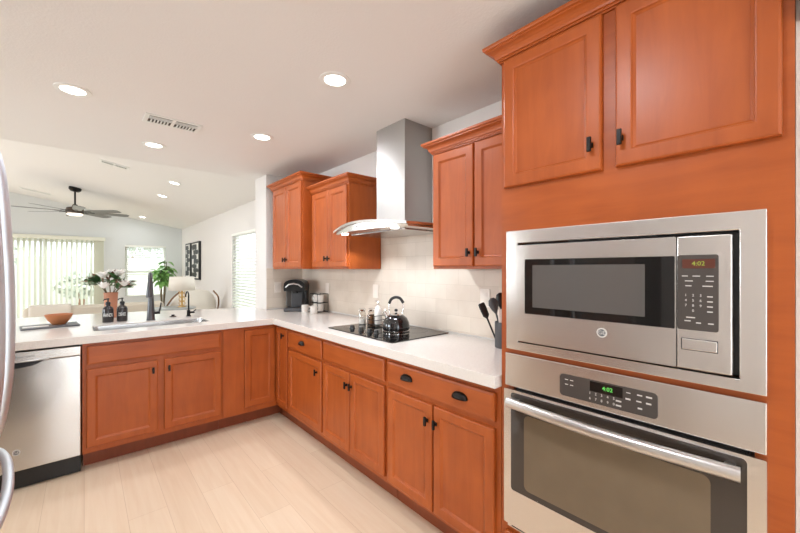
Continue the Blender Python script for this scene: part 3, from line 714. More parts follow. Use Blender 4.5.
# ------------------------------------------------------------------ range hood
hd = T('range_hood', (1.70, 1.98, 1.63), 'stainless chimney range hood with arched canopy above the cooktop', 'range hood')
bm = B(); box(bm, 1.655, XR-0.001, 1.828, 2.145, 1.675, ZC-0.0005, 0.002); O('chimney', bm, 'steel_hood', hd)
def hood_front(s):   # s 0..1 across width, plan bow
    return 1.425-0.075*math.sin(PI*s)
hy0, hy1 = 1.56, 2.39
def arch(s): return 1.656+0.034*math.sin(PI*s)
bm = B(); n = 24; rows = []
for k in range(n+1):
    s = k/n; y = hy0+(hy1-hy0)*s; zt = arch(s); xf = hood_front(s)
    rows.append([bm.verts.new(p) for p in ((xf, y, zt-0.016), (xf, y, zt), (1.66, y, zt+0.006), (XR-0.011, y, zt+0.006), (XR-0.011, y, zt-0.010), (xf+0.01, y, zt-0.016))])
for r0, r1 in zip(rows, rows[1:]):
    for k in range(6): bm.faces.new((r0[k], r0[(k+1) % 6], r1[(k+1) % 6], r1[k]))
bm.faces.new(rows[0]); bm.faces.new(rows[-1]); O('canopy', bm, 'steel_y', hd, smooth=True)
bm = B(); rows = []
for k in range(n+1):
    s = k/n; y = hy0+0.012+(hy1-hy0-0.024)*s; xf = hood_front(s)+0.02
    zt = max(arch(s)-0.0165, 1.6385)
    rows.append([bm.verts.new(p) for p in ((xf+0.004, y, 1.630), (xf, y, zt), (XR-0.011, y, zt), (XR-0.011, y, 1.630))])
for r0, r1 in zip(rows, rows[1:]):
    for k in range(4): bm.faces.new((r0[k], r0[(k+1) % 4], r1[(k+1) % 4], r1[k]))
bm.faces.new(rows[0]); bm.faces.new(rows[-1]); O('hood_body', bm, 'steel_y', hd, smooth=True)
bm = B(); box(bm, 1.52, 1.88, 1.68, 2.28, 1.622, 1.6295, 0.002); O('grease_filter', bm, 'steel_sink', hd)
for k in range(3):
    bm = B(); y = 1.93+0.03*k; s = (y-hy0)/(hy1-hy0); lathe(bm, [(0.004, -0.002), (0.004, 0.002)], 0, 0, 10)
    for v in bm.verts:
        if abs(v.co.z) < 0.01 and v.co.x < 0.5: v.co = Vector((hood_front(s)+0.0205-v.co.z, y+v.co.y, 1.655+v.co.x))
    O('button', bm, 'black_plastic', hd)
for yy in (1.70, 2.27):
    bm = B(); lathe(bm, [(0.026, 0.0), (0.026, 0.006)], 1.455, yy, 20, 1.6238); O('hood_lamp', bm, 'bulb', hd)
    L = bpy.data.lights.new('hood_lamp_light', 'SPOT'); L.energy = LIGHT['hood']*18; L.color = WARM; L.spot_size = math.radians(115); L.spot_blend = 0.35; L.shadow_soft_size = 0.02
    lo = link(bpy.data.objects.new('hood_lamp_light', L)); lo.location = (1.455, yy, 1.617); lo.rotation_euler = (0, math.radians(-18), 0)

# ------------------------------------------------------------------ cooktop, kettle and things on the right counter
ct = T('cooktop', (1.645, 2.02, ZT), 'black glass electric cooktop under the range hood', 'cooktop')
bm = B(); poly_prism(bm, [rrect(1.385, 1.905, 1.642, 2.398, 0.012)], FZ(ZT), 0.0003, 0.007); O('glass_top', bm, 'cooktop_glass', ct, bevel=0.0015)
for (cx, cy, r) in ((1.52, 1.80, 0.085), (1.77, 1.86, 0.10), (1.54, 2.28, 0.075), (1.78, 2.24, 0.085)):
    bm = B()
    poly_prism(bm, [[(cx+r*math.cos(2*PI*k/48), cy+r*math.sin(2*PI*k/48)) for k in range(48)], [(cx+(r-0.003)*math.cos(2*PI*k/48), cy+(r-0.003)*math.sin(2*PI*k/48)) for k in range(48)]], FZ(ZT+0.0071), 0, 0.0002)
    O('burner_ring', bm, 'panel_grey', ct)
for k, y in enumerate((2.225, 2.11, 2.01, 1.935)):
    bm = B(); lathe(bm, [(0.021, 0), (0.021, 0.004), (0.017, 0.007), (0.0155, 0.022), (0.013, 0.025)], 1.49, y, 24, ZT+0.0072)
    kn = O('knob', bm, 'black_plastic', ct, smooth=True)
    bm = B(); box(bm, 1.475, 1.482, y-0.002, y+0.002, ZT+0.0322, ZT+0.0328); O('knob_mark', bm, 'key_text', kn)
ZG = ZT+0.0072
kx, ky = 1.660, 1.925
kt = T('kettle', (kx, ky, ZG), 'glossy black whistling kettle with arched handle standing on the cooktop', 'kettle')
bm = B(); lathe(bm, [(0.0, 0.006), (0.088, 0.006), (0.094, 0.012), (0.096, 0.035), (0.092, 0.065), (0.078, 0.095), (0.055, 0.113), (0.042, 0.118), (0, 0.118)], kx, ky, 40, ZG, cap=False); O('body', bm, 'glaze_black', kt, smooth=True)
bm = B(); lathe(bm, [(0.0, 0), (0.090, 0.0), (0.096, 0.004), (0.097, 0.011), (0.094, 0.013), (0, 0.013)], kx, ky, 40, ZG, cap=False); O('base_rim', bm, 'chrome', kt, smooth=True)
bm = B(); lathe(bm, [(0.0, 0.117), (0.044, 0.117), (0.042, 0.123), (0.02, 0.130), (0.005, 0.132), (0.005, 0.138), (0, 0.138)], kx, ky, 32, ZG, cap=False); ld = O('lid', bm, 'chrome', kt, smooth=True)
bm = B(); lathe(bm, [(0, 0), (0.009, 0.002), (0.013, 0.010), (0.010, 0.019), (0, 0.022)], kx, ky, 20, ZG+0.137, cap=False); O('lid_knob', bm, 'black_plastic', ld, smooth=True)
# handle arch runs across the view (camera right direction)
hx, hy = math.cos(YAW), -math.sin(YAW)
def kp_(s, z): return (kx+hx*s, ky+hy*s, ZG+z)
bm = B(); tube(bm, curve_pts([kp_(-0.040, 0.108), kp_(-0.048, 0.135), kp_(-0.050, 0.175), kp_(-0.042, 0.215), kp_(-0.015, 0.236), kp_(0.018, 0.233), kp_(0.042, 0.212), kp_(0.052, 0.175), kp_(0.048, 0.135), kp_(0.040, 0.108)], 5), 0.005, 10); hn = O('handle', bm, 'chrome', kt, smooth=True)
bm = B(); tube(bm, curve_pts([kp_(-0.049, 0.195), kp_(-0.034, 0.226), kp_(-0.004, 0.240), kp_(0.028, 0.232), kp_(0.052, 0.200)], 5), 0.0105, 12); O('grip', bm, 'black_plastic', hn, smooth=True)
bm = B(); tube(bm, [kp_(-0.055, 0.090), kp_(-0.072, 0.115), kp_(-0.082, 0.135)], [0.016, 0.013, 0.010], 14); sp = O('spout', bm, 'chrome', kt, smooth=True)
bm = B(); tube(bm, [kp_(-0.095, 0.128), kp_(-0.080, 0.142), kp_(-0.074, 0.160)], [0.006, 0.011, 0.004], 10); tube(bm, [kp_(-0.082, 0.142), kp_(-0.064, 0.150)], 0.003, 8); O('whistle_lever', bm, 'chrome', sp, smooth=True)

# cruet set left of the kettle, behind the knobs
cx, cy = 1.70, 2.20
cd = T('spice_caddy', (cx, cy, ZG), 'wire caddy standing at the back of the cooktop left of the kettle', 'caddy')
bm = B()
for (dx, dy) in ((-0.055, -0.045), (0.055, -0.045), (0.055, 0.045), (-0.055, 0.045)):
    tube(bm, [(cx+dx, cy+dy, ZG), (cx+dx, cy+dy, ZG+0.085)], 0.0022, 8)
for z in (0.012, 0.05, 0.083):
    q = [(cx-0.055, cy-0.045), (cx+0.055, cy-0.045), (cx+0.055, cy+0.045), (cx-0.055, cy+0.045)]
    for k in range(4): tube(bm, [q[k]+(ZG+z,), q[(k+1) % 4]+(ZG+z,)], 0.0022, 8)
O('wire_frame', bm, 'bronze', cd)
bm = B(); box(bm, cx-0.055, cx+0.055, cy-0.045, cy+0.045, ZG+0.010, ZG+0.013); O('tray', bm, 'bronze', cd)
bt = T('oil_bottle', (cx+0.012, cy-0.002, ZG+0.0135), 'white ceramic bottle with pourer standing in the wire caddy', 'bottle')
bm = B(); lathe(bm, [(0, 0), (0.030, 0.001), (0.032, 0.01), (0.031, 0.10), (0.026, 0.125), (0.013, 0.138), (0.012, 0.155), (0.014, 0.158), (0, 0.158)], cx+0.012, cy-0.002, 28, ZG+0.0135, cap=False); O('body', bm, 'ceramic', bt, smooth=True)
bm = B(); tube(bm, [(cx+0.012, cy-0.002, ZG+0.170), (cx+0.012, cy-0.002, ZG+0.184), (cx+0.000, cy+0.010, ZG+0.195)], [0.009, 0.004, 0.003], 10); O('pourer', bm, 'chrome', bt, smooth=True)
def jar(x, y, z, label, fill):
    t = T('clip_jar', (x, y, z), label, 'jar')
    bm = B(); lathe(bm, [(0.0, 0), (0.027, 0.001), (0.029, 0.008), (0.029, 0.088), (0.024, 0.100), (0.024, 0.106)], x, y, 24, z, cap=False); O('glass', bm, 'jar_glass', t, smooth=True)
    bm = B(); lathe(bm, [(0.0, 0.003), (0.026, 0.003), (0.026, fill), (0, fill)], x, y, 20, z, cap=False); O('contents', bm, 'walnut' if fill > 0.06 else 'paper', t, smooth=True)
    bm = B(); lathe(bm, [(0.0, 0.106), (0.026, 0.106), (0.027, 0.112), (0.012, 0.118), (0, 0.119)], x, y, 24, z, cap=False); O('lid', bm, 'chrome', t, smooth=True)
    bm = B(); tube(bm, curve_pts([(x-0.026, y, z+0.098), (x-0.03, y+0.004, z+0.12), (x, y, z+0.127), (x+0.03, y-0.004, z+0.12), (x+0.026, y, z+0.098)], 4), 0.0016, 6); O('wire_clip', bm, 'chrome', t)
jar(1.665, 2.345, ZG, 'clear clip-top jar at the left back of the cooktop, pale contents', 0.045)
jar(1.725, 2.300, ZG, 'clear clip-top jar with dark contents just left of the wire caddy', 0.075)

# utensil crock
ux, uy = 1.800, 1.142
ck = O('utensil_crock', lathe(B(), [(0, 0), (0.050, 0), (0.052, 0.004), (0.052, 0.145), (0.049, 0.147), (0.047, 0.143), (0.047, 0.008), (0, 0.008)], ux, uy, 32, ZT, cap=False), 'grey_plastic', label='dark grey utensil crock against the side of the oven tower', cat='crock', smooth=True)
def utensil(name, tip, label, cat, kind, mat='black_plastic', bx=0.0, by=0.0):
    t = T(name, (ux+bx, uy+by, ZT+0.009), label, cat)
    p0 = Vector((ux+bx, uy+by, ZT+0.012)); p1 = Vector(tip); dirv = (p1-p0).normalized()
    hl = p1-dirv*(0.075)
    bm = B(); tube(bm, [p0, hl], [0.005, 0.0055], 10); O('shaft', bm, mat, t, smooth=True)
    bm = B(); side = Vector((hx, hy, 0)); side = (side-dirv*side.dot(dirv)).normalized(); nn = dirv.cross(side)
    prof = {'spoon': [(0.004, -0.01), (0.018, 0.015), (0.028, 0.045), (0.022, 0.07), (0.006, 0.082)], 'turner': [(0.006, -0.01), (0.030, 0.01), (0.034, 0.075), (0.030, 0.08), (0.028, 0.082)], 'spatula': [(0.006, -0.01), (0.018, 0.005), (0.020, 0.06), (0.018, 0.078), (0.010, 0.082)]}[kind]
    bow = 0.010 if kind == 'spoon' else 0.002; L_ = []; 
    for (wd, s) in prof: L_.append([bm.verts.new(hl+dirv*s+side*wd*q+nn*(bow*(q*q)-bow)) for q in (-1, -0.5, 0, 0.5, 1)])
    for r0, r1 in zip(L_, L_[1:]):
        for k in range(4): bm.faces.new((r0[k], r0[k+1], r1[k+1], r1[k]))
    O('head', bm, mat, t, smooth=True, solid=0.004)
utensil('slotted_turner', (ux-0.085, uy+0.095, ZT+0.245), 'dark narrow turner leaning far left out of the utensil crock', 'kitchen utensil', 'spatula', bx=-0.022, by=0.024)
utensil('serving_spoon', (ux-0.045, uy+0.050, ZT+0.275), 'grey serving spoon in the middle of the utensil crock', 'kitchen utensil', 'spoon', mat='grey_plastic', bx=0.010, by=0.000)
utensil('spatula', (ux-0.040, uy-0.005, ZT+0.215), 'white-bladed spatula in the front of the utensil crock', 'kitchen utensil', 'spatula', mat='ceramic', bx=-0.026, by=-0.018)
utensil('ladle', (ux+0.045, uy+0.055, ZT+0.30), 'black ladle standing upright at the back of the utensil crock', 'kitchen utensil', 'spoon', bx=0.024, by=0.024)

# coffee maker in the corner
qx, qy = 1.735, 3.665
kg = T('coffee_maker', (qx, qy, ZT), 'black and grey pod coffee maker in the counter corner', 'coffee maker')
ang = math.radians(-38)   # front faces the camera
def rot(bm):
    M = Matrix.Translation((qx, qy, ZT)) @ Matrix.Rotation(ang, 4, 'Z')
    for v in bm.verts: v.co = M @ v.co
    return bm
# local: x right (seen from camera), y back, z up
bm = B(); box(bm, -0.105, 0.10, -0.15, 0.13, 0.0005, 0.035, 0.01); O('base', rot(bm), 'grey_plastic', kg)
bm = B(); box(bm, -0.02, 0.105, 0.0, 0.135, 0.035, 0.29, 0.015); O('body', rot(bm), 'black_plastic', kg)
bm = B(); box(bm, -0.115, -0.025, -0.01, 0.125, 0.036, 0.262, 0.012); O('water_tank', rot(bm), 'panel_grey', kg)
bm = B(); box(bm, -0.055, 0.06, -0.02, 0.02, 0.036, 0.20, 0.006); O('back_panel', rot(bm), 'grey_plastic', kg)
bm = B()
rows = []
for k in range(13):
    a = PI*k/12; rows.append((0.115*math.cos(a)*-1, 0.035+0.060*math.sin(a)**0.8))
poly_prism(bm, [[(-0.105, 0.215)]+[(x*0.95, 0.262+0.075*math.sin(PI*k/12)**0.7) for k, (x, _) in enumerate(rows)]+[(0.105, 0.215)]], lambda a, b2, d: Vector((a, d, b2)), -0.135, 0.12)
O('brew_head', rot(bm), 'black_plastic', kg, bevel=0.008)
bm = B(); tube(bm, [(-0.085, -0.138, 0.255), (-0.05, -0.152, 0.285), (0.0, -0.158, 0.295), (0.05, -0.152, 0.285), (0.085, -0.138, 0.255)], 0.008, 10); O('lift_handle', rot(bm), 'handle_steel', kg, smooth=True)
bm = B(); lathe(bm, [(0.03, 0.190), (0.036, 0.215)], 0.0, -0.085, 20); O('pod_holder', rot(bm), 'black_plastic', kg, smooth=True)

def mug(x, y, z, label, r=0.036, h=0.075, group=None, ha=0.6):
    t = T('mug', (x, y, z), label, 'mug', group)
    bm = B(); lathe(bm, [(0, 0), (r*0.86, 0), (r, 0.008), (r, h), (r-0.003, h), (r-0.004, 0.008), (0, 0.006)], x, y, 28, z, cap=False); O('cup', bm, 'ceramic', t, smooth=True)
    c, s = math.cos(ha), math.sin(ha)
    bm = B(); tube(bm, curve_pts([(x+c*(r-0.002), y+s*(r-0.002), z+h*0.82), (x+c*(r+0.02), y+s*(r+0.02), z+h*0.75), (x+c*(r+0.022), y+s*(r+0.022), z+h*0.4), (x+c*(r-0.002), y+s*(r-0.002), z+h*0.22)], 5), 0.004, 8); O('handle', bm, 'ceramic', t, smooth=True)
    return t
m1 = mug(1.722, 3.445, ZT, 'white mug on the counter right in front of the coffee maker', ha=-0.9)
m2 = dup(m1, (1.738, 3.285, ZT), 'white mug on the counter directly in front of the mug rack', rotz=1.2)
# rack with stacked mugs
rx, ry = 1.850, 3.385
rk = T('mug_rack', (rx, ry, ZT), 'small black wire rack of mugs beside the coffee maker', 'rack')
bm = B()
for dx in (-0.06, 0.06):
    for dy in (-0.082, 0.082):
        tube(bm, [(rx+dx, ry+dy, ZT), (rx+dx, ry+dy, ZT+0.19)], 0.0025, 8)
for z in (0.006, 0.098, 0.188):
    q = [(rx-0.06, ry-0.082), (rx+0.06, ry-0.082), (rx+0.06, ry+0.082), (rx-0.06, ry+0.082)]
    for k in range(4): tube(bm, [q[k]+(ZT+z,), q[(k+1) % 4]+(ZT+z,)], 0.0025, 8)
O('wire_frame', bm, 'black_metal', rk)
bm = B()
for z in (0.006, 0.098):
    for k in range(5): tube(bm, [(rx-0.06, ry-0.07+0.035*k, ZT+z), (rx+0.06, ry-0.07+0.035*k, ZT+z)], 0.002, 6)
O('shelf_wires', bm, 'black_metal', rk)
for (dy, dz, lb) in ((0.0385, 0.0095, 'white mug on the bottom shelf of the wire rack, left side'), (-0.0385, 0.0095, 'white mug on the bottom shelf of the wire rack, right side'),
                     (0.0385, 0.1015, 'white mug on the top shelf of the wire rack, left side'), (-0.0385, 0.1015, 'white mug on the top shelf of the wire rack, right side')):
    dup(m1, (rx-0.008, ry+dy, ZT+dz), lb, rotz=-2.0, group='mugs in the wire rack')

# outlets
def outlet(fn, label, sw=False):
    p = fn(0, 0, 0); t = T('wall_outlet', tuple(p), label, 'outlet')
    bm = B(); poly_prism(bm, [rrect(-0.036, 0.036, -0.058, 0.058, 0.004)], fn, 0.0, 0.005); O('cover_plate', bm, 'outlet_plastic', t, bevel=0.0015)
    bm = B()
    for z in ((0.022, -0.022) if not sw else (0.0,)):
        poly_prism(bm, [rrect(-0.016, 0.016, z-(0.013 if not sw else 0.032), z+(0.013 if not sw else 0.032), 0.004)], fn, 0.005, 0.007)
    O('socket' if not sw else 'rocker_switch', bm, 'outlet_plastic', t)
xr_ = XR-0.009
outlet(lambda a, b2, d: Vector((xr_-d, 1.355+a, 1.185+b2)), 'cream wall outlet on the tile left of the utensil crock')
outlet(lambda a, b2, d: Vector((xr_-d, 2.50+a, 1.175+b2)), 'cream wall outlet on the tile left of the cooktop')
outlet(lambda a, b2, d: Vector((xr_-d, 3.33+a, 1.165+b2)), 'cream wall outlet on the tile above the mug rack')
outlet(lambda a, b2, d: Vector((1.625+a, YB-0.009-d, 1.165+b2)), 'white rocker switch on the tile left of the coffee maker', sw=True)

# ------------------------------------------------------------------ things on the peninsula
fx, fy = 0.44, 3.81
fc = T('kitchen_faucet', (fx, fy, ZT), 'tall dark grey tapered pull-down kitchen faucet behind the sink', 'faucet')
bm = B(); lathe(bm, [(0, 0), (0.034, 0), (0.034, 0.004), (0.031, 0.008), (0.0235, 0.15), (0.0165, 0.28), (0.0135, 0.345)], fx, fy, 24, ZT); 
O('column', bm, 'graphite', fc, smooth=True)
dxf, dyf = -0.20, -0.98   # spout points to the room, slightly left
def fp(s, z): return (fx+dxf*s, fy+dyf*s, ZT+z)
bm = B(); tube(bm, curve_pts([fp(0, 0.34), fp(0.004, 0.375), fp(0.035, 0.405), fp(0.075, 0.402), fp(0.105, 0.372), fp(0.118, 0.33)], 6), [0.0125]*31, 14); O('spout', bm, 'graphite', fc, smooth=True)
bm = B(); tube(bm, [fp(0.118, 0.335), fp(0.126, 0.28), fp(0.134, 0.215), fp(0.135, 0.205)], [0.014, 0.019, 0.024, 0.021], 16); O('spray_head', bm, 'graphite', fc, smooth=True)
bm = B(); tube(bm, [(fx+0.018, fy, ZT+0.062), (fx+0.066, fy-0.01, ZT+0.062)], 0.013, 14); tube(bm, [(fx+0.060, fy-0.009, ZT+0.062), (fx+0.068, fy-0.012, ZT+0.11), (fx+0.074, fy-0.014, ZT+0.150)], [0.007, 0.006, 0.005], 10); O('lever_handle', bm, 'black_metal', fc, smooth=True)
gx, gy = 0.745, 3.885
ff = T('filter_faucet', (gx, gy, ZT), 'slim black filtered-water tap right of the main faucet', 'faucet')
bm = B(); lathe(bm, [(0, 0), (0.022, 0), (0.022, 0.005), (0.015, 0.007), (0.015, 0.055), (0.007, 0.060), (0.0065, 0.20)], gx, gy, 20, ZT); O('column', bm, 'black_metal', ff, smooth=True)
bm = B(); tube(bm, curve_pts([(gx, gy, ZT+0.198), (gx-0.008, gy-0.02, ZT+0.225), (gx-0.025, gy-0.06, ZT+0.235), (gx-0.040, gy-0.095, ZT+0.215), (gx-0.044, gy-0.105, ZT+0.19)], 5), 0.006, 10); O('spout', bm, 'black_metal', ff, smooth=True)
bm = B(); tube(bm, [(gx+0.012, gy, ZT+0.035), (gx+0.048, gy, ZT+0.035)], 0.010, 12); tube(bm, [(gx+0.040, gy, ZT+0.04), (gx+0.062, gy, ZT+0.060)], 0.005, 10); O('lever_handle', bm, 'black_metal', ff, smooth=True)
bm = B(); lathe(bm, [(0, 0), (0.028, 0), (0.028, 0.006), (0.013, 0.008), (0.013, 0.018), (0.010, 0.021), (0, 0.021)], 0.625, 3.93, 24, ZT, cap=False)
O('disposal_button', bm, 'black_metal', label='small round black disposal switch on the counter between the two faucets', cat='switch', smooth=True)

def soap(x, y, word, label):
    t = T('soap_dispenser', (x, y, ZT), label, 'soap bottle')
    bm = B(); lathe(bm, [(0, 0), (0.035, 0), (0.038, 0.004), (0.038, 0.105), (0.034, 0.122), (0.020, 0.134), (0.015, 0.138), (0.015, 0.148), (0, 0.148)], x, y, 32, ZT, cap=False); bd = O('bottle', bm, 'bottle_glass', t, smooth=True)
    vd = Vector((-x, -y, 0)).normalized(); a0 = math.atan2(vd.y, vd.x)
    def cyl(px, py, d):
        a = a0+px/0.0384; rr = 0.0384+d; return Vector((x+rr*math.cos(a), y+rr*math.sin(a), ZT+0.062+py))
    text('lettering', word, 0.036, 'label_white', bd, lambda x, y, d: cyl(x*(0.58 if len(word) < 6 else 0.50), y*1.15, d), spacing=0.95, ext=0.0006)
    bm = B(); lathe(bm, [(0.017, 0.148), (0.018, 0.165), (0.013, 0.170), (0.005, 0.172), (0.005, 0.190), (0.009, 0.191), (0.009, 0.201), (0, 0.203)], x, y, 20, ZT); pm_ = O('pump', bm, 'black_plastic', t, smooth=True)
    bm = B(); tube(bm, [(x, y, ZT+0.196), (x-0.024, y-0.030, ZT+0.195), (x-0.03, y-0.037, ZT+0.187)], 0.0045, 8); O('nozzle', bm, 'black_plastic', pm_, smooth=True)
soap(0.150, 3.880, 'HANDS', 'dark pump bottle lettered HANDS in white, the left of two by the sink')
soap(0.245, 3.890, 'DISHES', 'dark pump bottle lettered DISHES in white, the right of two by the sink')
# terracotta vase with magnolias
vx, vy = 0.185, 4.25
vs_ = O('vase', lathe(B(), [(0, 0), (0.040, 0), (0.044, 0.01), (0.046, 0.08), (0.049, 0.15), (0.053, 0.22), (0.054, 0.232), (0.050, 0.232), (0.045, 0.19), (0.038, 0.02), (0, 0.018)], vx, vy, 32, ZT, cap=False), 'terracotta', label='terracotta vase behind the soap bottles', cat='vase', smooth=True)
bq = T('magnolia_bouquet', (vx, vy, ZT+0.02), 'cream magnolia branches with green and rust leaves in the terracotta vase', 'flowers')
rs = random.Random(3); tips = []
bm = B()
for k in range(11):
    a = 2*PI*k/11+rs.uniform(-0.2, 0.2); rr = rs.uniform(0.06, 0.15); hh = rs.uniform(0.28, 0.40)
    tip = (vx+rr*math.cos(a), vy+rr*math.sin(a), ZT+hh); tips.append(tip)
    tube(bm, curve_pts([(vx+0.01*math.cos(a), vy+0.01*math.sin(a), ZT+0.03), (vx+0.035*math.cos(a), vy+0.035*math.sin(a), ZT+0.22), tip], 4), 0.003, 6)
O('stems', bm, 'stem', bq)
def leaf(bm, base, dirv, L_, W_, droop=0.25):
    dirv = Vector(dirv).normalized(); side = dirv.cross(Vector((0, 0, 1)))
    if side.length < 0.1: side = Vector((1, 0, 0))
    side.normalize(); up = side.cross(dirv); rows = []
    for s, wd in ((0, 0.08), (0.2, 0.7), (0.45, 1.0), (0.7, 0.75), (0.9, 0.3), (1.0, 0.02)):
        c = Vector(base)+dirv*L_*s-Vector((0, 0, 1))*droop*L_*s*s
        rows.append([bm.verts.new(c-side*W_*wd/2+up*W_*wd*0.12), bm.verts.new(c), bm.verts.new(c+side*W_*wd/2+up*W_*wd*0.12)])
    for r0, r1 in zip(rows, rows[1:]):
        for k in range(2): bm.faces.new((r0[k], r0[k+1], r1[k+1], r1[k]))
bg_, bru = B(), B()
for i, tp in enumerate(tips):
    for k in range(9):
        a = rs.uniform(0, 2*PI); el = rs.uniform(-0.1, 0.7)
        f_ = rs.uniform(0.55, 1.0); p = Vector((vx, vy, ZT+0.22)).lerp(Vector(tp), f_)
        out = Vector((tp[0]-vx, tp[1]-vy, 0)).normalized()
        dv = Vector((math.cos(a), math.sin(a), el))+out*1.1
        leaf(bg_ if rs.random() < 0.74 else bru, p, dv, rs.uniform(0.09, 0.14), rs.uniform(0.04, 0.06), droop=0.12)
O('green_leaves', bg_, 'leaf_green', bq, solid=0.0008); O('rust_leaves', bru, 'leaf_rust', bq, solid=0.0008)
for (dx, dy, dz) in ((-0.06, -0.10, 0.365), (0.055, -0.10, 0.385), (-0.055, -0.15, 0.275), (0.09, -0.12, 0.29), (0.0, -0.02, 0.385)):
    bm = B(); c = Vector((vx+dx, vy+dy, ZT+dz))
    for ring, n_, el, L_ in ((0, 7, 0.5, 0.060), (1, 6, 1.1, 0.055), (2, 4, 2.2, 0.045)):
        for k in range(n_):
            a = 2*PI*k/n_+ring; leaf(bm, c, (math.cos(a), math.sin(a), el), L_, 0.045, droop=-0.4)
    O('blossom', bm, 'petal', bq, solid=0.001)

# wooden bowl and slate
bwx, bwy = -0.165, 3.93
bm = B(); poly_prism(bm, [rrect(-0.15, 0.19, -0.10, 0.13, 0.008)], lambda a, b2, d: Vector((bwx-0.05+a*0.95-b2*0.12, bwy-0.06+b2+a*0.12, ZT+0.0003+d)), 0.0, 0.010); O('serving_board', bm, 'slate', label='flat charcoal serving board under the wooden bowl', cat='board', bevel=0.002)
bm = B(); lathe(bm, [(0, 0), (0.036, 0), (0.042, 0.004), (0.066, 0.035), (0.084, 0.074), (0.086, 0.078), (0.081, 0.078), (0.062, 0.040), (0.040, 0.012), (0, 0.010)], bwx+0.015, bwy-0.01, 40, ZT+0.0106, cap=False)
O('fruit_bowl', bm, 'bowl_wood', label='empty carved wooden bowl on the charcoal board at the left of the peninsula', cat='bowl', smooth=True)
bm = B(); poly_prism(bm, [rrect(-0.09, 0.05, -0.035, 0.035, 0.002)], lambda a, b2, d: Vector((bwx-0.09+a-b2*0.12, bwy-0.075+b2+a*0.12, ZT+0.0107+d)), 0, 0.002); O('folded_card', bm, 'paper', label='blank pale card lying flat on the left part of the charcoal board', cat='card')

# ------------------------------------------------------------------ refrigerator (only its handles reach into view)
fg = T('refrigerator', (-0.6, 1.245, 0), 'stainless french door refrigerator at the left edge with bowed bar handles', 'refrigerator')
bm = B(); box(bm, -0.97, -0.29, 0.79, 1.70, 0.02, 1.78, 0.004); O('cabinet', bm, 'panel_grey', fg)
bm = B(); box(bm, -0.95, -0.31, 0.81, 1.68, 0.0, 0.02); O('feet', bm, 'black_plastic', fg)
def fdoor(y0, y1, z0, z1, hp):
    bm = B(); box(bm, -0.288, -0.222, y0, y1, z0, z1, 0.012); d = O('door' if z0 > 0.8 else 'freezer_drawer', bm, 'steel_z', fg)
    bm = B(); tube(bm, curve_pts(hp, 7), 0.0155 if z0 > 0.8 else 0.0115, 14); O('handle', bm, 'fridge_handle', d, smooth=True)
def vh(y): return [(-0.224, y, 1.71), (-0.192, y, 1.70), (-0.163, y, 1.62), (-0.149, y, 1.42), (-0.145, y, 1.25), (-0.149, y, 1.10), (-0.165, y, 0.98), (-0.192, y, 0.925), (-0.224, y, 0.915)]
fdoor(1.248, 1.698, 0.885, 1.775, vh(1.318)); fdoor(0.792, 1.243, 0.885, 1.775, vh(1.165))
fdoor(0.792, 1.698, 0.06, 0.878, [(-0.224, 1.645, 0.812), (-0.199, 1.635, 0.812), (-0.170, 1.54, 0.812), (-0.149, 1.38, 0.812), (-0.143, 1.245, 0.812), (-0.149, 1.11, 0.812), (-0.170, 0.95, 0.812), (-0.199, 0.855, 0.812), (-0.224, 0.845, 0.812)])

# ------------------------------------------------------------------ ceiling fittings
def can_light(x, y, z, label, tilt=0.0, power=1.0, group='recessed ceiling lights'):
    t = T('recessed_light', (x, y, z), label, 'ceiling light', group)
    def fn(p):  # local -> world, tilted about Y
        M = Matrix.Translation((x, y, z)) @ Matrix.Rotation(tilt, 4, 'Y'); return M @ Vector(p)
    bm = B(); lathe(bm, [(0.056, -0.0015), (0.060, -0.005), (0.084, -0.003), (0.085, -0.0003), (0.056, -0.0003)], 0, 0, 40, 0, cap=False)
    for v in bm.verts: v.co = fn(v.co)
    O('trim_ring', bm, 'trim_white', t, smooth=True)
    bm = B(); lathe(bm, [(0.0, -0.0032), (0.056, -0.0032), (0.056, -0.0006), (0, -0.0006)], 0, 0, 40, 0, cap=False)
    for v in bm.verts: v.co = fn(v.co)
    O('diffuser', bm, 'bulb', t)
    L = bpy.data.lights.new('recessed_lamp', 'AREA'); L.shape = 'DISK'; L.size = 0.13; L.energy = power; L.color = NEUTRAL if tilt else WARM
    lo = link(bpy.data.objects.new('recessed_lamp', L)); lo.location = fn((0, 0, -0.008)); lo.rotation_euler = (0, tilt, 0)
    return t
for x, y, lb in ((-0.049, 2.818, 'round recessed light in the flat ceiling, nearest the left edge'), (1.035, 1.715, 'round recessed light in the flat ceiling, nearest the oven tower'),
              (0.439, 3.618, 'round recessed light in the flat ceiling just beyond the air vent'), (1.051, 2.836, 'round recessed light in the flat ceiling left of the range hood'),
              (0.28, 0.64, 'unseen round recessed light added in the flat ceiling between refrigerator and wall oven'), (0.2, -1.3, 'unseen round recessed light added in the flat ceiling behind the camera')):
    can_light(x, y, ZC, lb, power=LIGHT['can']*(2.0 if y == 0.64 else 1.0))  # last pair unseen, added for brightness; the oven one, set by door sheen, doubled
ta = math.atan(SL)
for x, y, lb in ((0.957, 5.904, 'recessed light in the sloped ceiling, nearest the kitchen'), (0.975, 7.068, 'recessed light in the sloped ceiling, middle of three'), (1.015, 10.169, 'recessed light in the sloped ceiling, farthest near the small window')):
    can_light(x, y, vz(x), lb, tilt=ta, power=LIGHT['can_living'])

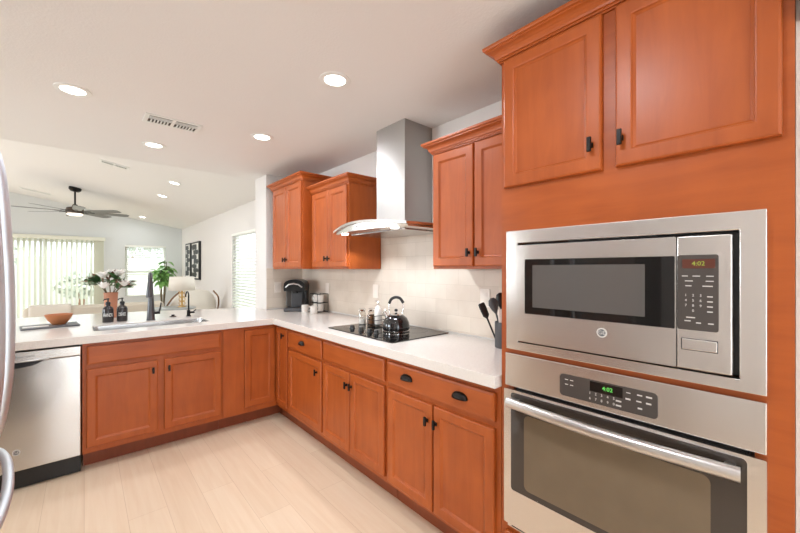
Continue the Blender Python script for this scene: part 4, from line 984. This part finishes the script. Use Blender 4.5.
def vent(x, y, z, w, d_, label, tilt=0.0, slots=True):
    t = T('air_vent', (x, y, z), label, 'air vent')
    M = Matrix.Translation((x, y, z)) @ Matrix.Rotation(tilt, 4, 'Y')
    def put(bm, nm, mat):
        for v in bm.verts: v.co = M @ v.co
        return O(nm, bm, mat, t)
    bm = B(); poly_prism(bm, [rrect(-w/2, w/2, -d_/2, d_/2), rrect(-w/2+0.025, -0.010, -d_/2+0.022, d_/2-0.022), rrect(0.010, w/2-0.025, -d_/2+0.022, d_/2-0.022)], FZ(0), -0.0004, -0.006); put(bm, 'frame', 'trim_white')
    bm = B(); box(bm, -w/2+0.02, w/2-0.02, -d_/2+0.02, d_/2-0.02, -0.0015, -0.0004); put(bm, 'duct_opening', 'vent_dark')
    bm = B()
    nsl = 7
    for sgn in (-1, 1):
        x0 = -w/2+0.025 if sgn < 0 else 0.010; x1 = -0.010 if sgn < 0 else w/2-0.025
        for k in range(1, nsl):
            xx_ = x0+(x1-x0)*k/nsl; box(bm, xx_-0.0035, xx_+0.0035, -0.006, d_/2-0.022, -0.010, -0.002)
        for k in range(3): box(bm, x0, x1, -0.049+0.018*k, -0.045+0.018*k, -0.008, -0.002)
    put(bm, 'louvres', 'trim_white')
vent(0.475, 2.985, ZC, 0.34, 0.18, 'white two-bank air vent in the flat ceiling between the recessed lights')
vent(-0.70, 9.9, vz(-0.70), 0.45, 0.16, 'thin white air vent on the sloped ceiling beyond the fan', tilt=ta)
vent(0.29, 5.845, vz(0.29), 0.30, 0.16, 'faint white air vent on the sloped ceiling nearest the kitchen', tilt=ta)

# ceiling fan
fnx, fny = -0.119, 8.36; zf = vz(fnx)
cf = T('ceiling_fan', (fnx, fny, 2.30), 'large windmill ceiling fan with eight grey blades and a light, hanging in the living room', 'ceiling fan')
bm = B(); lathe(bm, [(0, 0.03), (0.085, 0.026), (0.085, -0.012), (0.055, -0.040), (0.016, -0.045)], 0, 0, 28, 0, cap=False)
for v in bm.verts: v.co = Vector((fnx, fny, zf-0.03))+Matrix.Rotation(ta, 3, 'Y') @ v.co
O('canopy', bm, 'black_metal', cf, smooth=True)
bm = B(); tube(bm, [(fnx, fny, zf-0.05), (fnx, fny, 2.46)], 0.013, 12); O('downrod', bm, 'black_metal', cf)
bm = B(); lathe(bm, [(0, 0.16), (0.03, 0.16), (0.045, 0.12), (0.11, 0.10), (0.125, 0.06), (0.125, 0.015), (0.115, 0.0)], fnx, fny, 32, 2.325); O('motor', bm, 'fan_brown', cf, smooth=True)
bm = B(); lathe(bm, [(0, -0.028), (0.09, -0.026), (0.105, -0.012), (0.105, 0.0), (0, 0.0)], fnx, fny, 32, 2.324, cap=False); O('light_kit', bm, 'fan_bulb', cf, smooth=True)
for k in range(8):
    a = k*PI/4+0.09; M = Matrix.Translation((fnx, fny, 2.365)) @ Matrix.Rotation(a, 4, 'Z') @ Matrix.Rotation(math.radians(-10), 4, 'X')
    bm = B(); poly_prism(bm, [[(0.17, -0.035), (0.27, -0.06), (0.70, -0.075), (0.75, -0.05), (0.75, 0.05), (0.70, 0.075), (0.27, 0.06), (0.17, 0.035)]], FZ(0), -0.003, 0.003)
    for v in bm.verts: v.co = M @ v.co
    bl = O('blade', bm, 'blade_grey', cf)
    bm = B(); box(bm, 0.11, 0.26, -0.016, 0.016, -0.010, -0.0035, 0.002)
    for v in bm.verts: v.co = M @ v.co
    O('blade_iron', bm, 'black_metal', bl)

# ------------------------------------------------------------------ living room furniture
sf = T('sofa', (0.15, 7.35, 0), 'long beige upholstered sofa seen from behind, below the patio door', 'sofa')
bm = B(); box(bm, -0.62, 0.98, 6.90, 7.12, 0.12, 0.84, 0.05, 4); O('backrest', bm, 'sofa_fabric', sf, smooth=True)
bm = B(); box(bm, -0.62, 0.98, 7.13, 7.85, 0.12, 0.34, 0.03, 3); O('seat_base', bm, 'sofa_fabric', sf, smooth=True)
for x0, x1 in ((-0.42, 0.185), (0.195, 0.80)):
    bm = B(); box(bm, x0, x1, 7.14, 7.86, 0.345, 0.48, 0.04, 4); O('seat_cushion', bm, 'sofa_fabric', sf, smooth=True)
for x0, x1 in ((-0.62, -0.43), (0.81, 0.98)):
    bm = B(); box(bm, x0, x1, 7.125, 7.85, 0.345, 0.62, 0.04, 4); O('armrest', bm, 'sofa_fabric', sf, smooth=True)
for x, y in ((-0.55, 6.97), (0.93, 6.97), (-0.55, 7.78), (0.93, 7.78)):
    bm = B(); lathe(bm, [(0.02, 0.0), (0.028, 0.119)], x, y, 14); O('leg', bm, 'walnut', sf)
# knitted throw over the left end of the sofa back
bm = B(); n1_, n2_ = 14, 14; g_ = []
prof_ = [(6.885, 0.60), (6.885, 0.72), (6.885, 0.82), (6.90, 0.856), (6.96, 0.862), (7.06, 0.862), (7.125, 0.852), (7.137, 0.80), (7.137, 0.70)]
for i in range(n1_+1):
    x = -0.56+0.42*i/n1_; g_.append([bm.verts.new((x, y+0.003*math.sin(i*1.7+j), z+0.003*math.sin(i*2.1))) for j, (y, z) in enumerate(prof_)])
for r0, r1 in zip(g_, g_[1:]):
    for k in range(len(prof_)-1): bm.faces.new((r0[k], r0[k+1], r1[k+1], r1[k]))
O('throw_blanket', bm, 'cream_fabric', label='cream knitted throw draped over the left end of the sofa back', cat='blanket', solid=0.012, smooth=True)

# accent chair with curved frame
ax, ay = 1.46, 7.30
ac = T('armchair', (ax, ay, 0), 'cream rounded armchair with a curved wooden frame behind the table lamp', 'armchair')
bm = B(); n_ = 18; rows = []
for k in range(n_+1):
    a = PI*0.02+PI*0.96*k/n_; c, s = -math.cos(a), -math.sin(a)
    hz_ = 0.62+0.40*math.sin(PI*k/n_)**0.6
    rows.append([bm.verts.new((ax+0.36*c, ay+0.34*s, 0.36)), bm.verts.new((ax+0.38*c, ay+0.36*s, hz_-0.05)), bm.verts.new((ax+0.36*c, ay+0.34*s, hz_)), bm.verts.new((ax+0.30*c, ay+0.28*s, hz_-0.03)), bm.verts.new((ax+0.28*c, ay+0.26*s, 0.36))])
for r0, r1 in zip(rows, rows[1:]):
    for k in range(5): bm.faces.new((r0[k], r0[(k+1) % 5], r1[(k+1) % 5], r1[k]))
bm.faces.new(rows[0]); bm.faces.new(rows[-1]); O('backrest', bm, 'cream_fabric', ac, smooth=True)
bm = B(); lathe(bm, [(0, 0.30), (0.30, 0.30), (0.33, 0.32), (0.27, 0.34), (0.255, 0.345), (0.255, 0.44), (0.23, 0.46), (0, 0.47)], ax, ay, 32, cap=False); O('seat', bm, 'cream_fabric', ac, smooth=True)
for sx_ in (-1, 1):
    bm = B(); tube(bm, curve_pts([(ax+sx_*0.30, ay+0.26, 0.0), (ax+sx_*0.40, ay+0.16, 0.45), (ax+sx_*0.42, ay-0.02, 0.66), (ax+sx_*0.36, ay-0.26, 0.86), (ax+sx_*0.26, ay-0.345, 0.985)], 6), 0.013, 10); O('curved_frame', bm, 'walnut', ac, smooth=True)
    bm = B(); tube(bm, [(ax+sx_*0.20, ay-0.20, 0.30), (ax+sx_*0.27, ay-0.30, 0.0)], [0.018, 0.012], 10); O('leg', bm, 'walnut', ac)

# lamp table and lamp
lx, ly = 1.155, 6.50
tb = T('side_table', (lx, ly, 0), 'round grey pedestal table under the table lamp', 'side table')
bm = B(); lathe(bm, [(0, 0.745), (0.30, 0.745), (0.31, 0.755), (0.31, 0.768), (0.30, 0.775), (0, 0.775)], lx-0.12, ly, 48, cap=False); O('tabletop', bm, 'table_grey', tb, smooth=True)
bm = B(); lathe(bm, [(0, 0), (0.17, 0), (0.17, 0.015), (0.03, 0.04), (0.028, 0.744)], lx-0.12, ly, 28); O('pedestal', bm, 'table_grey', tb, smooth=True)
lm = T('table_lamp', (lx, ly, 0.776), 'table lamp with white drum shade and gold lattice base', 'table lamp')
bm = B(); lathe(bm, [(0.055, 0), (0.055, 0.012)], lx, ly, 24, 0.776); O('base', bm, 'gold', lm)
bm = B()
for lv in range(4):
    z = 0.80+0.065*lv
    for k in range(4):
        a = k*PI/2+0.5; c = (lx+0.032*math.cos(a), ly+0.032*math.sin(a))
        pts = [(c[0]+0.026*math.cos(q)*-math.sin(a), c[1]+0.026*math.cos(q)*math.cos(a), z+0.030+0.030*math.sin(q)) for q in [2*PI*i/14 for i in range(15)]]
        tube(bm, pts, 0.005, 6, cap=False)
tube(bm, [(lx, ly, 0.786), (lx, ly, 1.10)], 0.010, 8)
O('lattice_stem', bm, 'gold', lm, smooth=True)
bm = B(); lathe(bm, [(0.185, 1.035), (0.165, 1.25)], lx, ly, 40, cap=False); O('lamp_shade', bm, 'lamp_shade', lm, smooth=True, solid=0.003)
bm = B(); tube(bm, [(lx-0.163, ly, 1.235), (lx+0.163, ly, 1.235)], 0.003, 6); tube(bm, [(lx, ly-0.163, 1.235), (lx, ly+0.163, 1.235)], 0.003, 6); tube(bm, [(lx, ly, 1.095), (lx, ly, 1.26)], 0.004, 6); O('shade_spider', bm, 'gold', lm)

# tall plant in the far corner
px_, py_ = 1.42, 10.25
pl = T('potted_plant', (px_, py_, 0), 'tall leafy green plant in a pot by the small far window', 'plant')
bm = B(); lathe(bm, [(0, 0), (0.13, 0), (0.17, 0.30), (0.18, 0.32), (0.165, 0.32), (0.155, 0.28), (0, 0.28)], px_, py_, 28, cap=False); O('pot', bm, 'ceramic', pl, smooth=True)
bm = B(); tps = []
for k in range(6):
    a = k*1.05; tp = (px_+0.12*math.cos(a), py_+0.12*math.sin(a), 1.25+0.36*rs.random()); tps.append(tp)
    tube(bm, curve_pts([(px_+0.02*math.cos(a), py_+0.02*math.sin(a), 0.28), (px_+0.05*math.cos(a), py_+0.05*math.sin(a), 0.8), tp], 4), 0.008, 6)
O('stems', bm, 'stem', pl)
bm = B()
for k in range(70):
    tp = Vector(tps[k % 6]); p = Vector((px_, py_, 1.0)).lerp(tp, rs.uniform(0.1, 1.0)); a = rs.uniform(0, 2*PI)
    leaf(bm, p, (math.cos(a), math.sin(a), rs.uniform(-0.2, 0.8)), rs.uniform(0.18, 0.26), rs.uniform(0.12, 0.17), droop=0.7)
O('leaves', bm, 'leaf_backlit', pl, solid=0.001)

# two art panels on the right wall of the living room
def art(y0, y1, z0, z1, seed, label):
    t = T('wall_art', (XR, (y0+y1)/2, z0), label, 'picture', 'abstract panels on the living room wall')
    r = random.Random(seed)
    bm = B(); box(bm, XR-0.045, XR-0.001, y0, y1, z0, z1, 0.002); O('frame', bm, 'art_black', t)
    bm = B(); poly_prism(bm, [rrect(y0+0.06, y1-0.06, z0+0.035, z1-0.035)], FR(XR-0.045), 0.0, 0.002); O('white_ground', bm, 'art_white', t)
    bm = B(); z = z0+0.05; W_ = y1-y0; side = 0
    # interlocking dark organic blocks
    while z < z1-0.12:
        hh = r.uniform(0.10, 0.15); c = y0+W_*(0.40 if side else 0.60); w_ = W_*0.34
        pts = []
        for q in range(16):
            a = 2*PI*q/16; k = r.uniform(0.82, 1.08); pts.append((c+w_*k*math.copysign(abs(math.cos(a))**0.5, math.cos(a)), z+hh/2+hh*0.47*k*math.copysign(abs(math.sin(a))**0.5, math.sin(a))))
        poly_prism(bm, [pts], FR(XR-0.047), 0.0, 0.002); z += hh*0.88; side = 1-side
    O('black_shapes', bm, 'art_black', t)
art(9.66, 10.20, 1.15, 1.99, 5, 'black framed panel of white abstract shapes, the farther of two on the right wall')
art(8.80, 9.52, 1.13, 1.985, 9, 'black framed panel of white abstract shapes, the nearer of two on the right wall')

for o in bpy.data.objects:
    if '_o' in o: del o['_o']
